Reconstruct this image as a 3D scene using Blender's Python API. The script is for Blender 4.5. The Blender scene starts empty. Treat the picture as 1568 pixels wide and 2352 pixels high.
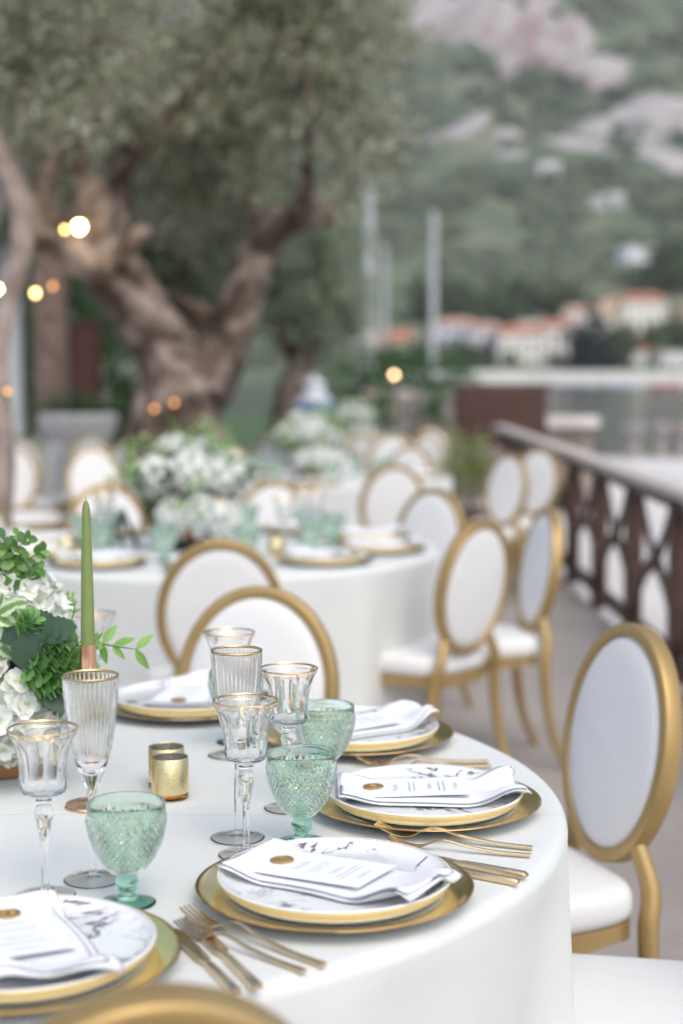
import bpy, bmesh, math, random
import numpy as np
from math import radians as R, sin, cos, pi, sqrt, atan2, exp
from mathutils import Vector, Matrix, noise
random.seed(7); rng = np.random.default_rng(7)
SC = bpy.context.scene; COL = SC.collection

# ---------------------------------------------------------------- camera
CAMH, PITCH, F = 1.377, R(5.0), 3550.0          # F: focal length in units of a 1568 x 2352 picture
cd = bpy.data.cameras.new('camera'); cam = bpy.data.objects.new('camera', cd); COL.objects.link(cam)
cam.location = (0, 0, CAMH); cam.rotation_euler = (R(90) - PITCH, 0, 0)
cd.sensor_fit = 'VERTICAL'; cd.sensor_height = 36; cd.sensor_width = 24; cd.lens = F / 2352 * 36
cd.clip_start = 0.05; cd.clip_end = 9000
cd.dof.use_dof = True; cd.dof.focus_distance = 2.05; cd.dof.aperture_fstop = 2.35; cd.dof.aperture_blades = 0
SC.camera = cam

# ---------------------------------------------------------------- sky, sun, exposure
SUN_EL, SUN_AZ = R(54), R(158)                    # azimuth from +Y towards +X
w = bpy.data.worlds.new('World'); SC.world = w; w.use_nodes = True
nt = w.node_tree; nt.nodes.clear()
sky = nt.nodes.new('ShaderNodeTexSky'); sky.sky_type = 'NISHITA'; sky.sun_disc = False
sky.sun_elevation = SUN_EL; sky.sun_rotation = SUN_AZ
sky.air_density = 0.7; sky.dust_density = 4.0; sky.ozone_density = 0.6; sky.altitude = 0
bg = nt.nodes.new('ShaderNodeBackground'); bg.inputs['Strength'].default_value = 0.15
wo = nt.nodes.new('ShaderNodeOutputWorld')
nt.links.new(sky.outputs[0], bg.inputs[0]); nt.links.new(bg.outputs[0], wo.inputs[0])
sd = bpy.data.lights.new('sun', 'SUN'); sun = bpy.data.objects.new('sun', sd); COL.objects.link(sun)
sd.energy = 0.5; sd.angle = R(110); sd.color = (1.0, 0.97, 0.95)
sun.rotation_euler = Vector((-sin(SUN_AZ) * cos(SUN_EL), -cos(SUN_AZ) * cos(SUN_EL), -sin(SUN_EL))).to_track_quat('-Z', 'Y').to_euler()
vs = SC.view_settings
SC.display_settings.display_device = 'sRGB'; vs.view_transform = 'Standard'; vs.look = 'None'; vs.gamma = 1
vs.use_curve_mapping = False; vs.exposure = 0.79
try:
    vs.use_white_balance = True; vs.white_balance_temperature = 6360; vs.white_balance_tint = 2
except Exception: pass
cy = SC.cycles
cy.use_denoising = True; cy.max_bounces = 14; cy.transmission_bounces = 14; cy.glossy_bounces = 6
cy.diffuse_bounces = 4; cy.transparent_max_bounces = 8; cy.volume_bounces = 0
cy.caustics_refractive = True; cy.caustics_reflective = True; cy.blur_glossy = 0.5
cy.sample_clamp_indirect = 6.0

def at(x, y, Z):                                 # point at depth Z along the optical axis
    X = (x - 784) / F * Z; d = (y - 1176) / F * Z
    return Vector((X, Z * cos(PITCH) - d * sin(PITCH), CAMH - Z * sin(PITCH) - d * cos(PITCH)))
def on(x, y, z):                                 # point of the horizontal plane at height z
    dx, dd = (x - 784) / F, (y - 1176) / F
    t = (CAMH - z) / (sin(PITCH) + dd * cos(PITCH))
    return Vector((dx * t, t * cos(PITCH) - dd * t * sin(PITCH), z))
def yw(Z, z):                                    # depth along the axis -> world Y at height z
    return (Z - (CAMH - z) * sin(PITCH)) / cos(PITCH)
# ---------------------------------------------------------------- mesh helpers
class MB:
    def __init__(s): s.v, s.f, s.m = [], [], []
    def add(s, vs, fs, mi=0):
        o = len(s.v); s.v += [tuple(p) for p in vs]
        s.f += [tuple(i + o for i in f) for f in fs]; s.m += [mi] * len(fs)
    def box(s, c, size, rot=None, mi=0, bev=0.0):
        hx, hy, hz = (a / 2 for a in size); c = Vector(c)
        b = min(bev, hx * .9, hy * .9, hz * .9)
        if b <= 0:
            vs = [Vector((sx * hx, sy * hy, sz * hz)) for sz in (-1, 1) for sy in (-1, 1) for sx in (-1, 1)]
            fs = [(0, 2, 3, 1), (4, 5, 7, 6), (0, 1, 5, 4), (2, 6, 7, 3), (0, 4, 6, 2), (1, 3, 7, 5)]
        else:
            bm = bmesh.new(); bmesh.ops.create_cube(bm, size=1)
            for v in bm.verts: v.co = Vector((v.co.x * 2 * hx, v.co.y * 2 * hy, v.co.z * 2 * hz))
            bmesh.ops.bevel(bm, geom=list(bm.edges), offset=b, segments=2, affect='EDGES', profile=.5)
            bm.verts.index_update(); vs = [v.co.copy() for v in bm.verts]; fs = [[v.index for v in f.verts] for f in bm.faces]; bm.free()
        if rot is not None: vs = [rot @ v for v in vs]
        s.add([c + v for v in vs], fs, mi)
    def tube(s, pts, rad, seg=10, cap=True, mi=0, fn=None, flat=None):
        pts = [Vector(p) for p in pts]; n = len(pts)
        if not hasattr(rad, '__len__'): rad = [rad] * n
        up = None; vs = []
        for i in range(n):
            t = (pts[min(i + 1, n - 1)] - pts[max(i - 1, 0)]).normalized()
            if up is None:
                up = Vector((0, 0, 1)) if abs(t.z) < .9 else Vector((1, 0, 0))
            up = (up - t * up.dot(t)).normalized(); sd_ = t.cross(up)
            for k in range(seg):
                a = 2 * pi * k / seg; r = rad[i]
                if fn: r *= fn(i / (n - 1), a, pts[i])
                vs.append(pts[i] + (sd_ * cos(a) + up * sin(a) * (flat or 1)) * r)
        fs = [(i * seg + k, i * seg + (k + 1) % seg, (i + 1) * seg + (k + 1) % seg, (i + 1) * seg + k) for i in range(n - 1) for k in range(seg)]
        if cap: fs += [tuple(range(seg))[::-1], tuple((n - 1) * seg + k for k in range(seg))]
        s.add(vs, fs, mi)
    def lathe(s, prof, seg=48, c=(0, 0, 0), mi=0, fn=None, mis=None):
        c = Vector(c); vs = []; rows = []
        for j, (r, z) in enumerate(prof):
            if r <= 1e-7: rows.append([len(vs)]); vs.append(c + Vector((0, 0, z)))
            else:
                row = []
                for k in range(seg):
                    a = 2 * pi * k / seg; rr = r * (fn(j, a) if fn else 1)
                    row.append(len(vs)); vs.append(c + Vector((rr * cos(a), rr * sin(a), z)))
                rows.append(row)
        for j in range(len(rows) - 1):
            a, b = rows[j], rows[j + 1]; fs = []
            for k in range(seg):
                k2 = (k + 1) % seg
                if len(a) == 1 and len(b) == 1: break
                if len(a) == 1: fs.append((a[0], b[k2], b[k]))
                elif len(b) == 1: fs.append((a[k], a[k2], b[0]))
                else: fs.append((a[k], a[k2], b[k2], b[k]))
            if j == 0: s.add(vs, fs, mis[j] if mis else mi); base = len(s.v) - len(vs)
            else:
                s.f += [tuple(i + base for i in f) for f in fs]; s.m += [mis[j] if mis else mi] * len(fs)
    def ball(s, c, r, seg=12, rings=8, mi=0, sc=(1, 1, 1), fn=None):
        prof = [(r * sin(pi * j / rings), -r * cos(pi * j / rings)) for j in range(rings + 1)]
        prof[0] = (0, -r); prof[-1] = (0, r); o = len(s.v)
        s.lathe(prof, seg, (0, 0, 0), mi); c = Vector(c)
        for i in range(o, len(s.v)):
            p = Vector(s.v[i]); k = fn(p) if fn else 1
            s.v[i] = tuple(c + Vector((p.x * sc[0], p.y * sc[1], p.z * sc[2])) * k)
    def mesh(s, name, mats, smooth=True, sharp=40):
        me = bpy.data.meshes.new(name); me.from_pydata(s.v, [], s.f)
        for m in (mats if isinstance(mats, (list, tuple)) else [mats]): me.materials.append(m)
        if any(s.m): me.polygons.foreach_set('material_index', s.m)
        bm = bmesh.new(); bm.from_mesh(me); bmesh.ops.recalc_face_normals(bm, faces=bm.faces); bm.to_mesh(me); bm.free()
        if smooth:
            me.polygons.foreach_set('use_smooth', [True] * len(me.polygons))
            if sharp: me.set_sharp_from_angle(angle=R(sharp))
        me.update(); return me
    def build(s, name, mats, parent=None, smooth=True, sharp=40, M=None):
        return obj(name, s.mesh(name, mats, smooth, sharp), parent, M)

def obj(name, me, parent=None, M=None):
    o = bpy.data.objects.new(name, me); COL.objects.link(o)
    if parent is not None: o.parent = parent
    if M is not None: o.matrix_basis = M
    return o
def tag(o, label=None, cat=None, group=None, kind=None):
    if label: o['label'] = label
    if cat: o['category'] = cat
    if group: o['group'] = group
    if kind: o['kind'] = kind
    return o
def empty(name, M, label, cat, group=None):
    o = bpy.data.objects.new(name, None); COL.objects.link(o); o.empty_display_size = .05
    o.matrix_basis = M if isinstance(M, Matrix) else Matrix.Translation(M)
    return tag(o, label, cat, group)
KIDS = None
def dup(o, M=None, label=None, parent=None, group=None):
    c = o.copy(); COL.objects.link(c)
    if parent is not None: c.parent = parent
    if M is not None: c.matrix_basis = M
    if label: c['label'] = label
    if group: c['group'] = group
    for ch in list(o.children): dup(ch, parent=c)
    return c
def TR(p, rz=0.0): return Matrix.Translation(p) @ Matrix.Rotation(rz, 4, 'Z')
def frame(p, d, n=(0, 0, 1), s=1.0, roll=0.0):     # X axis along d, Z near n
    d = Vector(d).normalized(); n = Vector(n)
    n = n - d * n.dot(d)
    if n.length < 1e-4: n = Vector((1, 0, 0)) - d * d.x
    n.normalize(); y = n.cross(d)
    M = Matrix((d, y, n)).transposed().to_4x4()
    return Matrix.Translation(p) @ M @ Matrix.Rotation(roll, 4, 'X') @ Matrix.Scale(s, 4)
def fast_mesh(name, V, Q, mats, smooth=False):     # V: n x 3, Q: m x 4 (or 3) index array
    me = bpy.data.meshes.new(name); V = np.asarray(V, np.float32); Q = np.asarray(Q, np.int32)
    me.vertices.add(len(V)); me.vertices.foreach_set('co', V.ravel())
    me.loops.add(Q.size); me.loops.foreach_set('vertex_index', Q.ravel())
    k = Q.shape[1]; me.polygons.add(len(Q)); me.polygons.foreach_set('loop_start', np.arange(len(Q), dtype=np.int32) * k)
    for m in (mats if isinstance(mats, (list, tuple)) else [mats]): me.materials.append(m)
    if smooth: me.polygons.foreach_set('use_smooth', np.ones(len(Q), bool))
    me.update(calc_edges=True); me.validate(); return me

# ---------------------------------------------------------------- materials
MATS = {}
def mat(name, base=(.5, .5, .5), rough=.6, metal=0.0, **kw):
    if name in MATS: return MATS[name]
    m = bpy.data.materials.new(name); m.use_nodes = True; MATS[name] = m
    b = m.node_tree.nodes['Principled BSDF']
    b.inputs['Base Color'].default_value = (*base, 1); b.inputs['Roughness'].default_value = rough; b.inputs['Metallic'].default_value = metal
    for k, v in kw.items(): b.inputs[k.replace('_', ' ')].default_value = v
    return m
class NT:
    def __init__(s, m): s.t = m.node_tree; s.b = s.t.nodes.get('Principled BSDF')
    def n(s, typ, **kw):
        nd = s.t.nodes.new('ShaderNode' + typ)
        for k, v in kw.items():
            if k.startswith('i_'):
                key = k[2:]; key = int(key) if key.isdigit() else key.replace('_', ' ')
                if hasattr(v, 'is_linked'): s.t.links.new(v, nd.inputs[key])
                else: nd.inputs[key].default_value = v
            else: setattr(nd, k, v)
        return nd
    def l(s, a, b): s.t.links.new(a, b)
    def obj(s): return s.n('TexCoord').outputs['Object']
    def gen(s): return s.n('NewGeometry')
    def noise(s, scale, detail=3, vec=None, rough=.5, dist=0):
        nd = s.n('TexNoise'); nd.inputs['Scale'].default_value = scale; nd.inputs['Detail'].default_value = detail
        nd.inputs['Roughness'].default_value = rough; nd.inputs['Distortion'].default_value = dist
        if vec is not None: s.l(vec, nd.inputs['Vector'])
        return nd.outputs['Fac']
    def ramp(s, fac, stops, interp='LINEAR'):
        r = s.n('ValToRGB'); r.color_ramp.interpolation = interp; s.l(fac, r.inputs[0]); e = r.color_ramp.elements
        while len(e) < len(stops): e.new(.5)
        for el, (p, c) in zip(e, stops): el.position = p; el.color = (*c, 1) if len(c) == 3 else c
        return r.outputs[0]
    def math(s, op, a, b=0.0, clamp=False):
        nd = s.n('Math', operation=op); nd.use_clamp = clamp
        for i, v in enumerate((a, b)):
            if hasattr(v, 'is_linked'): s.l(v, nd.inputs[i])
            else: nd.inputs[i].default_value = v
        return nd.outputs[0]
    def mix(s, fac, a, b):
        nd = s.n('Mix', data_type='RGBA')
        for i, v in ((0, fac), (6, a), (7, b)):
            if hasattr(v, 'is_linked'): s.l(v, nd.inputs[i])
            else: nd.inputs[i].default_value = v if i == 0 else (*v, 1)
        return nd.outputs[2]
    def bump(s, h, strength=.3, dist=.002):
        nd = s.n('Bump'); nd.inputs['Strength'].default_value = strength; nd.inputs['Distance'].default_value = dist
        s.l(h, nd.inputs['Height']); s.l(nd.outputs[0], s.b.inputs['Normal']); return nd
    def sep(s, vec): return s.n('SeparateXYZ', i_0=vec).outputs
def speckled(name, c1, c2, scale, rough=.7, bump=.3, bdist=.004, detail=4, pos=(.35, .65), metal=0.0):
    if name in MATS: return MATS[name]
    m = mat(name, c1, rough, metal); t = NT(m); f = t.noise(scale, detail, t.obj())
    t.l(t.ramp(f, [(pos[0], c1), (pos[1], c2)]), t.b.inputs['Base Color'])
    if bump: t.bump(f, bump, bdist)
    return m
def leafy(name, cols, rough=.5, trans=.25, spec=.4):      # colour varies leaf by leaf
    if name in MATS: return MATS[name]
    m = mat(name, cols[0], rough); t = NT(m)
    g = t.gen(); n = len(cols)
    rnd = g.outputs['Random Per Island']
    oi = t.n('ObjectInfo').outputs['Random']
    f = t.math('FRACT', t.math('ADD', rnd, oi))
    c = t.ramp(f, [(i / max(1, n - 1), c) for i, c in enumerate(cols)])
    t.l(c, t.b.inputs['Base Color']); t.b.inputs['Specular IOR Level'].default_value = spec
    if trans:
        tl = t.n('BsdfTranslucent'); t.l(c, tl.inputs['Color'])
        mx = t.n('MixShader'); mx.inputs[0].default_value = trans
        t.l(t.b.outputs[0], mx.inputs[1]); t.l(tl.outputs[0], mx.inputs[2])
        t.l(mx.outputs[0], t.t.nodes['Material Output'].inputs['Surface'])
    return m

def cloth_mat(name, crease=None, base=(.655, .66, .645), rough=.85):
    m = mat(name, base, rough, Sheen_Weight=.15, Specular_IOR_Level=.2); t = NT(m); o = t.obj()
    w1 = t.n('TexWave', i_0=o); w1.inputs['Scale'].default_value = 260; w1.bands_direction = 'X'
    w2 = t.n('TexWave', i_0=o); w2.inputs['Scale'].default_value = 260; w2.bands_direction = 'Y'
    h = t.math('ADD', w1.outputs['Fac'], w2.outputs['Fac'])
    soft = t.noise(7, 3, o); h = t.math('ADD', t.math('MULTIPLY', h, .05), t.math('MULTIPLY', soft, 8.0))
    if crease:
        x, y, z = t.sep(o); 
        for axis, pos in crease:
            d = t.math('ABSOLUTE', t.math('SUBTRACT', t.math('ADD', (x, y)[axis], t.math('MULTIPLY', t.math('SUBTRACT', t.noise(3, 2, o), .5), .01)), pos))
            g = t.math('SUBTRACT', 1.0, t.math('DIVIDE', d, .0035), True)
            h = t.math('SUBTRACT', h, t.math('MULTIPLY', g, 3.2))
    t.bump(h, .5, .0012)
    return m
GOLDP = speckled('gold_paint', (.40, .265, .105), (.46, .32, .14), 6, rough=.36, bump=.04, bdist=.002, metal=.5)
GOLDM = mat('gold_mirror', (1.0, .82, .42), .20, 1.0)
GOLDR = mat('gold_rim', (.85, .55, .27), .12, 1.0)
CUTL = speckled('gold_cutlery', (.78, .60, .36), (.86, .68, .43), 40, rough=.24, bump=.02, bdist=.0005, metal=1.0)
UPH = cloth_mat('chair_upholstery', base=(.73, .715, .715), rough=.6)
CLOTH = cloth_mat('table_linen')
CLOTH1 = cloth_mat('table_linen_creased', crease=[(1, -.090)])
NAPK = cloth_mat('napkin_linen', base=(.78, .78, .82))
PAPER = mat('card_paper', (.84, .84, .87), .6)
INK = mat('ink', (.46, .47, .55), .6)
PORC = mat('porcelain', (.80, .80, .79), .12, Coat_Weight=.3)
BEIGE = mat('plate_beige_edge', (.66, .55, .33), .25)
def marble():
    m = mat('marbled_porcelain', (.8, .8, .8), .12, Coat_Weight=.3); t = NT(m)
    oi = t.n('ObjectInfo').outputs['Random']
    off = t.n('CombineXYZ', i_0=t.math('MULTIPLY', oi, 37.0), i_1=t.math('MULTIPLY', oi, 11.0))
    v = t.n('VectorMath', operation='ADD'); t.l(t.obj(), v.inputs[0]); t.l(off.outputs[0], v.inputs[1]); v = v.outputs[0]
    a = t.math('ABSOLUTE', t.math('SUBTRACT', t.noise(11, 5, v, .6, .7), .5))
    vein = t.math('SUBTRACT', 1.0, t.math('MULTIPLY', a, 27.0), True)
    patch = t.ramp(t.noise(11, 2, v), [(.41, (0, 0, 0)), (.54, (1, 1, 1))])
    k = t.math('MULTIPLY', vein, patch)
    k2 = t.math('MULTIPLY', t.ramp(t.noise(14, 4, v), [(.57, (0, 0, 0)), (.72, (1, 1, 1))]), .35)
    c = t.mix(k2, (.80, .80, .81), (.42, .41, .50)); c = t.mix(k, c, (.045, .035, .08))
    t.l(c, t.b.inputs['Base Color']); return m
MARB = marble()
def glass(name, absorb=None, dens=0, ior=1.47, rough=0.0, base=(1, 1, 1)):
    m = mat(name, base, rough, Transmission_Weight=1.0, IOR=ior); t = NT(m)
    if absorb:
        va = t.n('VolumeAbsorption'); va.inputs['Color'].default_value = (*absorb, 1); va.inputs['Density'].default_value = dens
        t.l(va.outputs[0], t.t.nodes['Material Output'].inputs['Volume'])
    return m
CLEAR = glass('clear_glass')
GREENG = glass('green_glass', base=(.80, .92, .835))
GREENS = glass('green_glass_thick', base=(.52, .84, .68))
AMBER = glass('amber_glass', base=(.85, .40, .08))
VOTG = mat('mercury_gold', (.80, .60, .25), .3, 1.0)
def merc():
    t = NT(VOTG); f = t.noise(260, 4, t.obj(), .7)
    t.l(t.ramp(f, [(.33, (.45, .34, .16)), (.42, (.86, .70, .38)), (.7, (.95, .80, .48))]), t.b.inputs['Base Color']); t.bump(f, .25, .0006)
merc()
VOTS = speckled('mercury_silver', (.45, .42, .38), (.75, .72, .68), 160, rough=.3, bump=.2, bdist=.0005, metal=.9)
ROSEG = mat('rose_gold', (.80, .48, .30), .12, 1.0)
WAXG = speckled('green_wax', (.175, .225, .07), (.195, .25, .08), 30, rough=.45, bump=.03, bdist=.001)
MATS['green_wax'].node_tree.nodes['Principled BSDF'].inputs['Subsurface Weight'].default_value = .0
SEAL = speckled('bronze_seal', (.40, .26, .11), (.50, .34, .15), 200, rough=.42, bump=.05, bdist=.0004, metal=.6)
DARKW = speckled('dark_wood', (.030, .013, .009), (.070, .026, .016), 9, rough=.5, bump=.2, bdist=.003)
RAILW = speckled('weathered_rail', (.50, .43, .40), (.62, .55, .51), 14, rough=.55, bump=.2, bdist=.002)
def bark():
    m = mat('olive_bark', (.2, .15, .12), .92); t = NT(m); o = t.obj()
    big = t.noise(2.6, 4, o, .55, .4); fine = t.noise(9, 7, o, .62, .3)
    c = t.ramp(t.math('ADD', t.math('MULTIPLY', big, .62), t.math('MULTIPLY', fine, .38)), [(.40, (.030, .019, .013)), (.49, (.125, .088, .066)), (.60, (.40, .325, .28))])
    t.l(c, t.b.inputs['Base Color']); t.bump(t.math('ADD', t.math('MULTIPLY', big, 1.5), fine), 1.0, .07); return m
BARK = bark()
BARKP = speckled('pale_bark', (.20, .15, .125), (.36, .29, .26), 9, rough=.9, bump=.6, bdist=.02, detail=6)
OLIVE = leafy('olive_leaf', [(.10, .115, .07), (.24, .26, .165), (.43, .45, .34), (.62, .63, .53), (.25, .23, .13), (.50, .46, .32)], .55, .34)
OLIVE2 = leafy('pale_olive_leaf', [(.20, .25, .17), (.30, .36, .26), (.42, .47, .37), (.25, .27, .18)], .55, .35)
GREENL = leafy('garden_leaf', [(.045, .10, .035), (.075, .15, .055), (.11, .18, .065), (.045, .085, .04)], .45, .2)
SHOREL = leafy('shore_leaf', [(.05, .09, .035), (.09, .13, .05), (.12, .15, .06), (.05, .075, .04)], .6, .2)
STONE = speckled('pale_stone', (.52, .48, .46), (.66, .62, .60), 3, rough=.85, bump=.3, bdist=.01)
STONEB = speckled('brown_stone', (.20, .155, .135), (.36, .30, .27), 2.2, rough=.9, bump=.5, bdist=.03)
def bulb_mat(name, col, st):
    m = mat(name, col, .4); b = NT(m).b
    b.inputs['Emission Color'].default_value = (*col, 1); b.inputs['Emission Strength'].default_value = st; return m
BULB = bulb_mat('bulb_warm', (1, .60, .20), 8); BULBH = bulb_mat('bulb_bright', (1, .62, .22), 45); BULBD = bulb_mat('bulb_dim', (1, .42, .13), 1.7)
# ---------------------------------------------------------------- setting: pavement, garden, water, hills, far shore
def pave_mat(name, c1, c2):
    m = mat(name, c1, .8); t = NT(m); o = t.obj()
    f = t.noise(.9, 5, o); g = t.noise(14, 5, o, .65)
    c = t.mix(t.ramp(f, [(.35, (0, 0, 0)), (.65, (1, 1, 1))]), c1, c2)
    c = t.mix(t.math('MULTIPLY', t.ramp(g, [(.5, (0, 0, 0)), (.72, (1, 1, 1))]), .35), c, tuple(a * .72 for a in c1))
    t.l(c, t.b.inputs['Base Color']); t.bump(g, .25, .006); return m
PAVE = pave_mat('terrace_concrete', (.30, .265, .245), (.37, .33, .305))
QUAY = pave_mat('quay_concrete', (.60, .57, .56), (.68, .65, .64))
b = MB(); b.box((-14.2, 8.5, -.75), (31.4, 37, 1.5), bev=0); tag(b.build('terrace', PAVE, smooth=False), kind='structure')
b = MB(); b.box((24.5, 6.0, -.76), (45.98, 42, 1.5), bev=.02); tag(b.build('quay', QUAY, smooth=False), kind='structure')
m = speckled('lawn_green', (.045, .085, .03), (.08, .12, .045), 2, rough=.9)
b = MB(); b.box((-21, 43, -.77), (50, 32, 1.5)); tag(b.build('garden_ground', m, smooth=False), kind='structure')
WAT = mat('sea_water', (.045, .06, .055), .12, Specular_IOR_Level=.5); t = NT(WAT)
t.bump(t.noise(.9, 4, t.obj()), .5, .25)
b = MB(); b.add([(-900, -450, -1.2), (1400, -450, -1.2), (1400, 2600, -1.2), (-900, 2600, -1.2)], [(0, 1, 2, 3)])
tag(b.build('sea', WAT, smooth=False), kind='structure')

PROF = [(440, -1.6), (492, -1.5), (505, 2.5), (560, 9), (650, 26), (750, 56), (900, 108), (1200, 232), (1500, 385), (1900, 600), (2400, 860), (2600, 900)]
def terr0(d):
    for (a, ha), (c, hc) in zip(PROF, PROF[1:]):
        if d <= c: return ha + (hc - ha) * max(0, (d - a)) / (c - a)
    return PROF[-1][1]
def terr(x, y):
    s = x / y; h = terr0(y)
    k = min(1, max(0, (y - 620) / 500))
    p = Vector((x / 260, y / 260, 0))
    h += k * 70 * (noise.fractal(p, 1.0, 2.1, 5) ) * min(1, y / 1400) + k * 14 * noise.fractal(p * 5, 1, 2, 3)
    far = min(1, max(0, (y - 900) / 900))
    lim = 470 + 6600 * max(-.025, s + .075) if s < 0.02 else 1e9          # the ridge runs down to the west
    return min(h, max(120, lim) + 20 * noise.fractal(p * 2, 1, 2, 3)) if far > 0 else h
ROCKS = [  # x/y slope, y, half-widths (slope, y), strength; the first seven are the reddish scree
    (.035, 1370, .024, 60, 1.2), (.062, 1320, .028, 65, 1.3), (.090, 1275, .028, 65, 1.3), (.118, 1250, .028, 85, 1.3), (.143, 1205, .026, 75, 1.3), (.168, 1165, .020, 50, 1.2), (.10, 1380, .045, 60, 1.1),
    (.185, 1040, .034, 55, 1.2), (.212, 1025, .030, 65, 1.2), (.165, 1005, .026, 38, 1.2), (.150, 978, .020, 26, 1.2), (.133, 956, .014, 22, 1.2), (.198, 965, .022, 26, .9),
    (.060, 1020, .017, 30, 1.5), (.080, 1005, .014, 24, 1.5), (.044, 970, .015, 26, 1.2), (.105, 980, .012, 14, 1.0), (.15, 940, .034, 16, .95), (.20, 930, .03, 16, 1.0), (.11, 935, .018, 12, .9)]
ys = np.concatenate([np.linspace(440, 1000, 110), np.linspace(1008, 2600, 130)]); ss = np.linspace(-.36, .42, 170)
V = []; rock = []; red = []
for y in ys:
    for s in ss:
        x = s * y; V.append((x, y, terr(x, y)))
        k = 0; n1 = noise.fractal(Vector((x / 60, y / 60, 3)), 1, 2, 4); n2 = noise.fractal(Vector((x / 18, y / 40, 8)), 1, 2, 3)
        for (rs, ry, a, c, st) in ROCKS:
            q = ((s - rs) / a) ** 2 + ((y - ry) / c) ** 2
            k = max(k, st * max(0, 1.25 - q))
        kr = max([max(0, 1 - abs(((s - rs) / a) ** 2 + ((y - ry) / c) ** 2 - .9) / .5) for (rs, ry, a, c, st) in ROCKS[:7]]) * (1 if s > .03 else 0)
        rock.append(min(1, max(0, k + .55 * n1 + .3 * n2 - .25) * (1 if k > 0 else .25)))
        red.append(min(1, max(0, kr * (.55 + 1.2 * n1))))
nx = len(ss); idx = np.arange(len(ys) * nx).reshape(len(ys), nx)
Q = np.stack([idx[:-1, :-1], idx[:-1, 1:], idx[1:, 1:], idx[1:, :-1]], -1).reshape(-1, 4)
HM = mat('hill_scrub', (.08, .1, .05), .95); t = NT(HM); o = t.obj()
sc = t.ramp(t.noise(.020, 6, o, .6), [(.33, (.062, .088, .055)), (.5, (.11, .135, .08)), (.68, (.20, .195, .14))])
g = t.ramp(t.noise(.035, 6, o, .7), [(.35, (.22, .20, .20)), (.55, (.42, .385, .385)), (.72, (.26, .24, .23))])
rd = t.n('Attribute', attribute_name='red'); g = t.mix(rd.outputs['Fac'], g, (.24, .15, .145))
rk = t.n('Attribute', attribute_name='rock')
fac = t.ramp(t.math('ADD', rk.outputs['Fac'], t.math('MULTIPLY', t.math('SUBTRACT', t.noise(.045, 4, o, .6), .5), .5)), [(.25, (0, 0, 0)), (.5, (1, 1, 1))])
t.l(t.mix(fac, sc, g), t.b.inputs['Base Color'])
me = fast_mesh('hillside', V, Q, HM, True)
for nm, arr in (('rock', rock), ('red', red)):
    a_ = me.attributes.new(nm, 'FLOAT', 'POINT'); a_.data.foreach_set('value', np.array(arr, np.float32))
tag(obj('hillside', me), kind='structure')
# scrub bushes over the slope: nobody could count them
base = bmesh.new(); bmesh.ops.create_icosphere(base, subdivisions=1, radius=1); base.verts.index_update()
bv = np.array([v.co for v in base.verts]); bf = np.array([[v.index for v in f.verts] for f in base.faces]); base.free()
VV, FF = [], []; cnt = 0
while cnt < 7500:
    y = 520 + 1500 * random.random() ** 1.3; s = random.uniform(-.12, .3); x = s * y
    q = max([st * max(0, 1.1 - ((s - rs) / a) ** 2 - ((y - ry) / c) ** 2) for rs, ry, a, c, st in ROCKS])
    if q > .25 and random.random() < .93: continue
    if noise.noise(Vector((x / 50, y / 50, 5))) < -.1 or (y < 670 and random.random() < .93): continue
    r = random.uniform(1.6, 4.2) * (1 + y / 1600); z = terr(x, y)
    VV.append(bv * np.array([r * random.uniform(.8, 1.3), r * random.uniform(.8, 1.3), r * random.uniform(.6, 1.1)]) * rng.uniform(.75, 1.25, (len(bv), 1)) + (x, y, z + r * .25))
    FF.append(bf + cnt * len(bv)); cnt += 1
SCRUB = leafy('scrub_leaf', [(.055, .075, .048), (.085, .105, .065), (.12, .135, .085), (.065, .082, .055)], .9, 0)
tag(obj('scrub', fast_mesh('scrub', np.concatenate(VV), np.concatenate(FF), SCRUB)), kind='stuff')

# far quay wall
b = MB(); b.box((95, 494, .9), (170, 6, 4.6), bev=.1); b.box((42, 489, .2), (9, 4, 2.9), bev=.1)
tag(b.build('harbour_wall', speckled('harbour_stone', (.62, .60, .58), (.74, .72, .70), .5, rough=.9), smooth=False), 'long pale stone harbour wall at the far water edge', 'wall')

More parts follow.
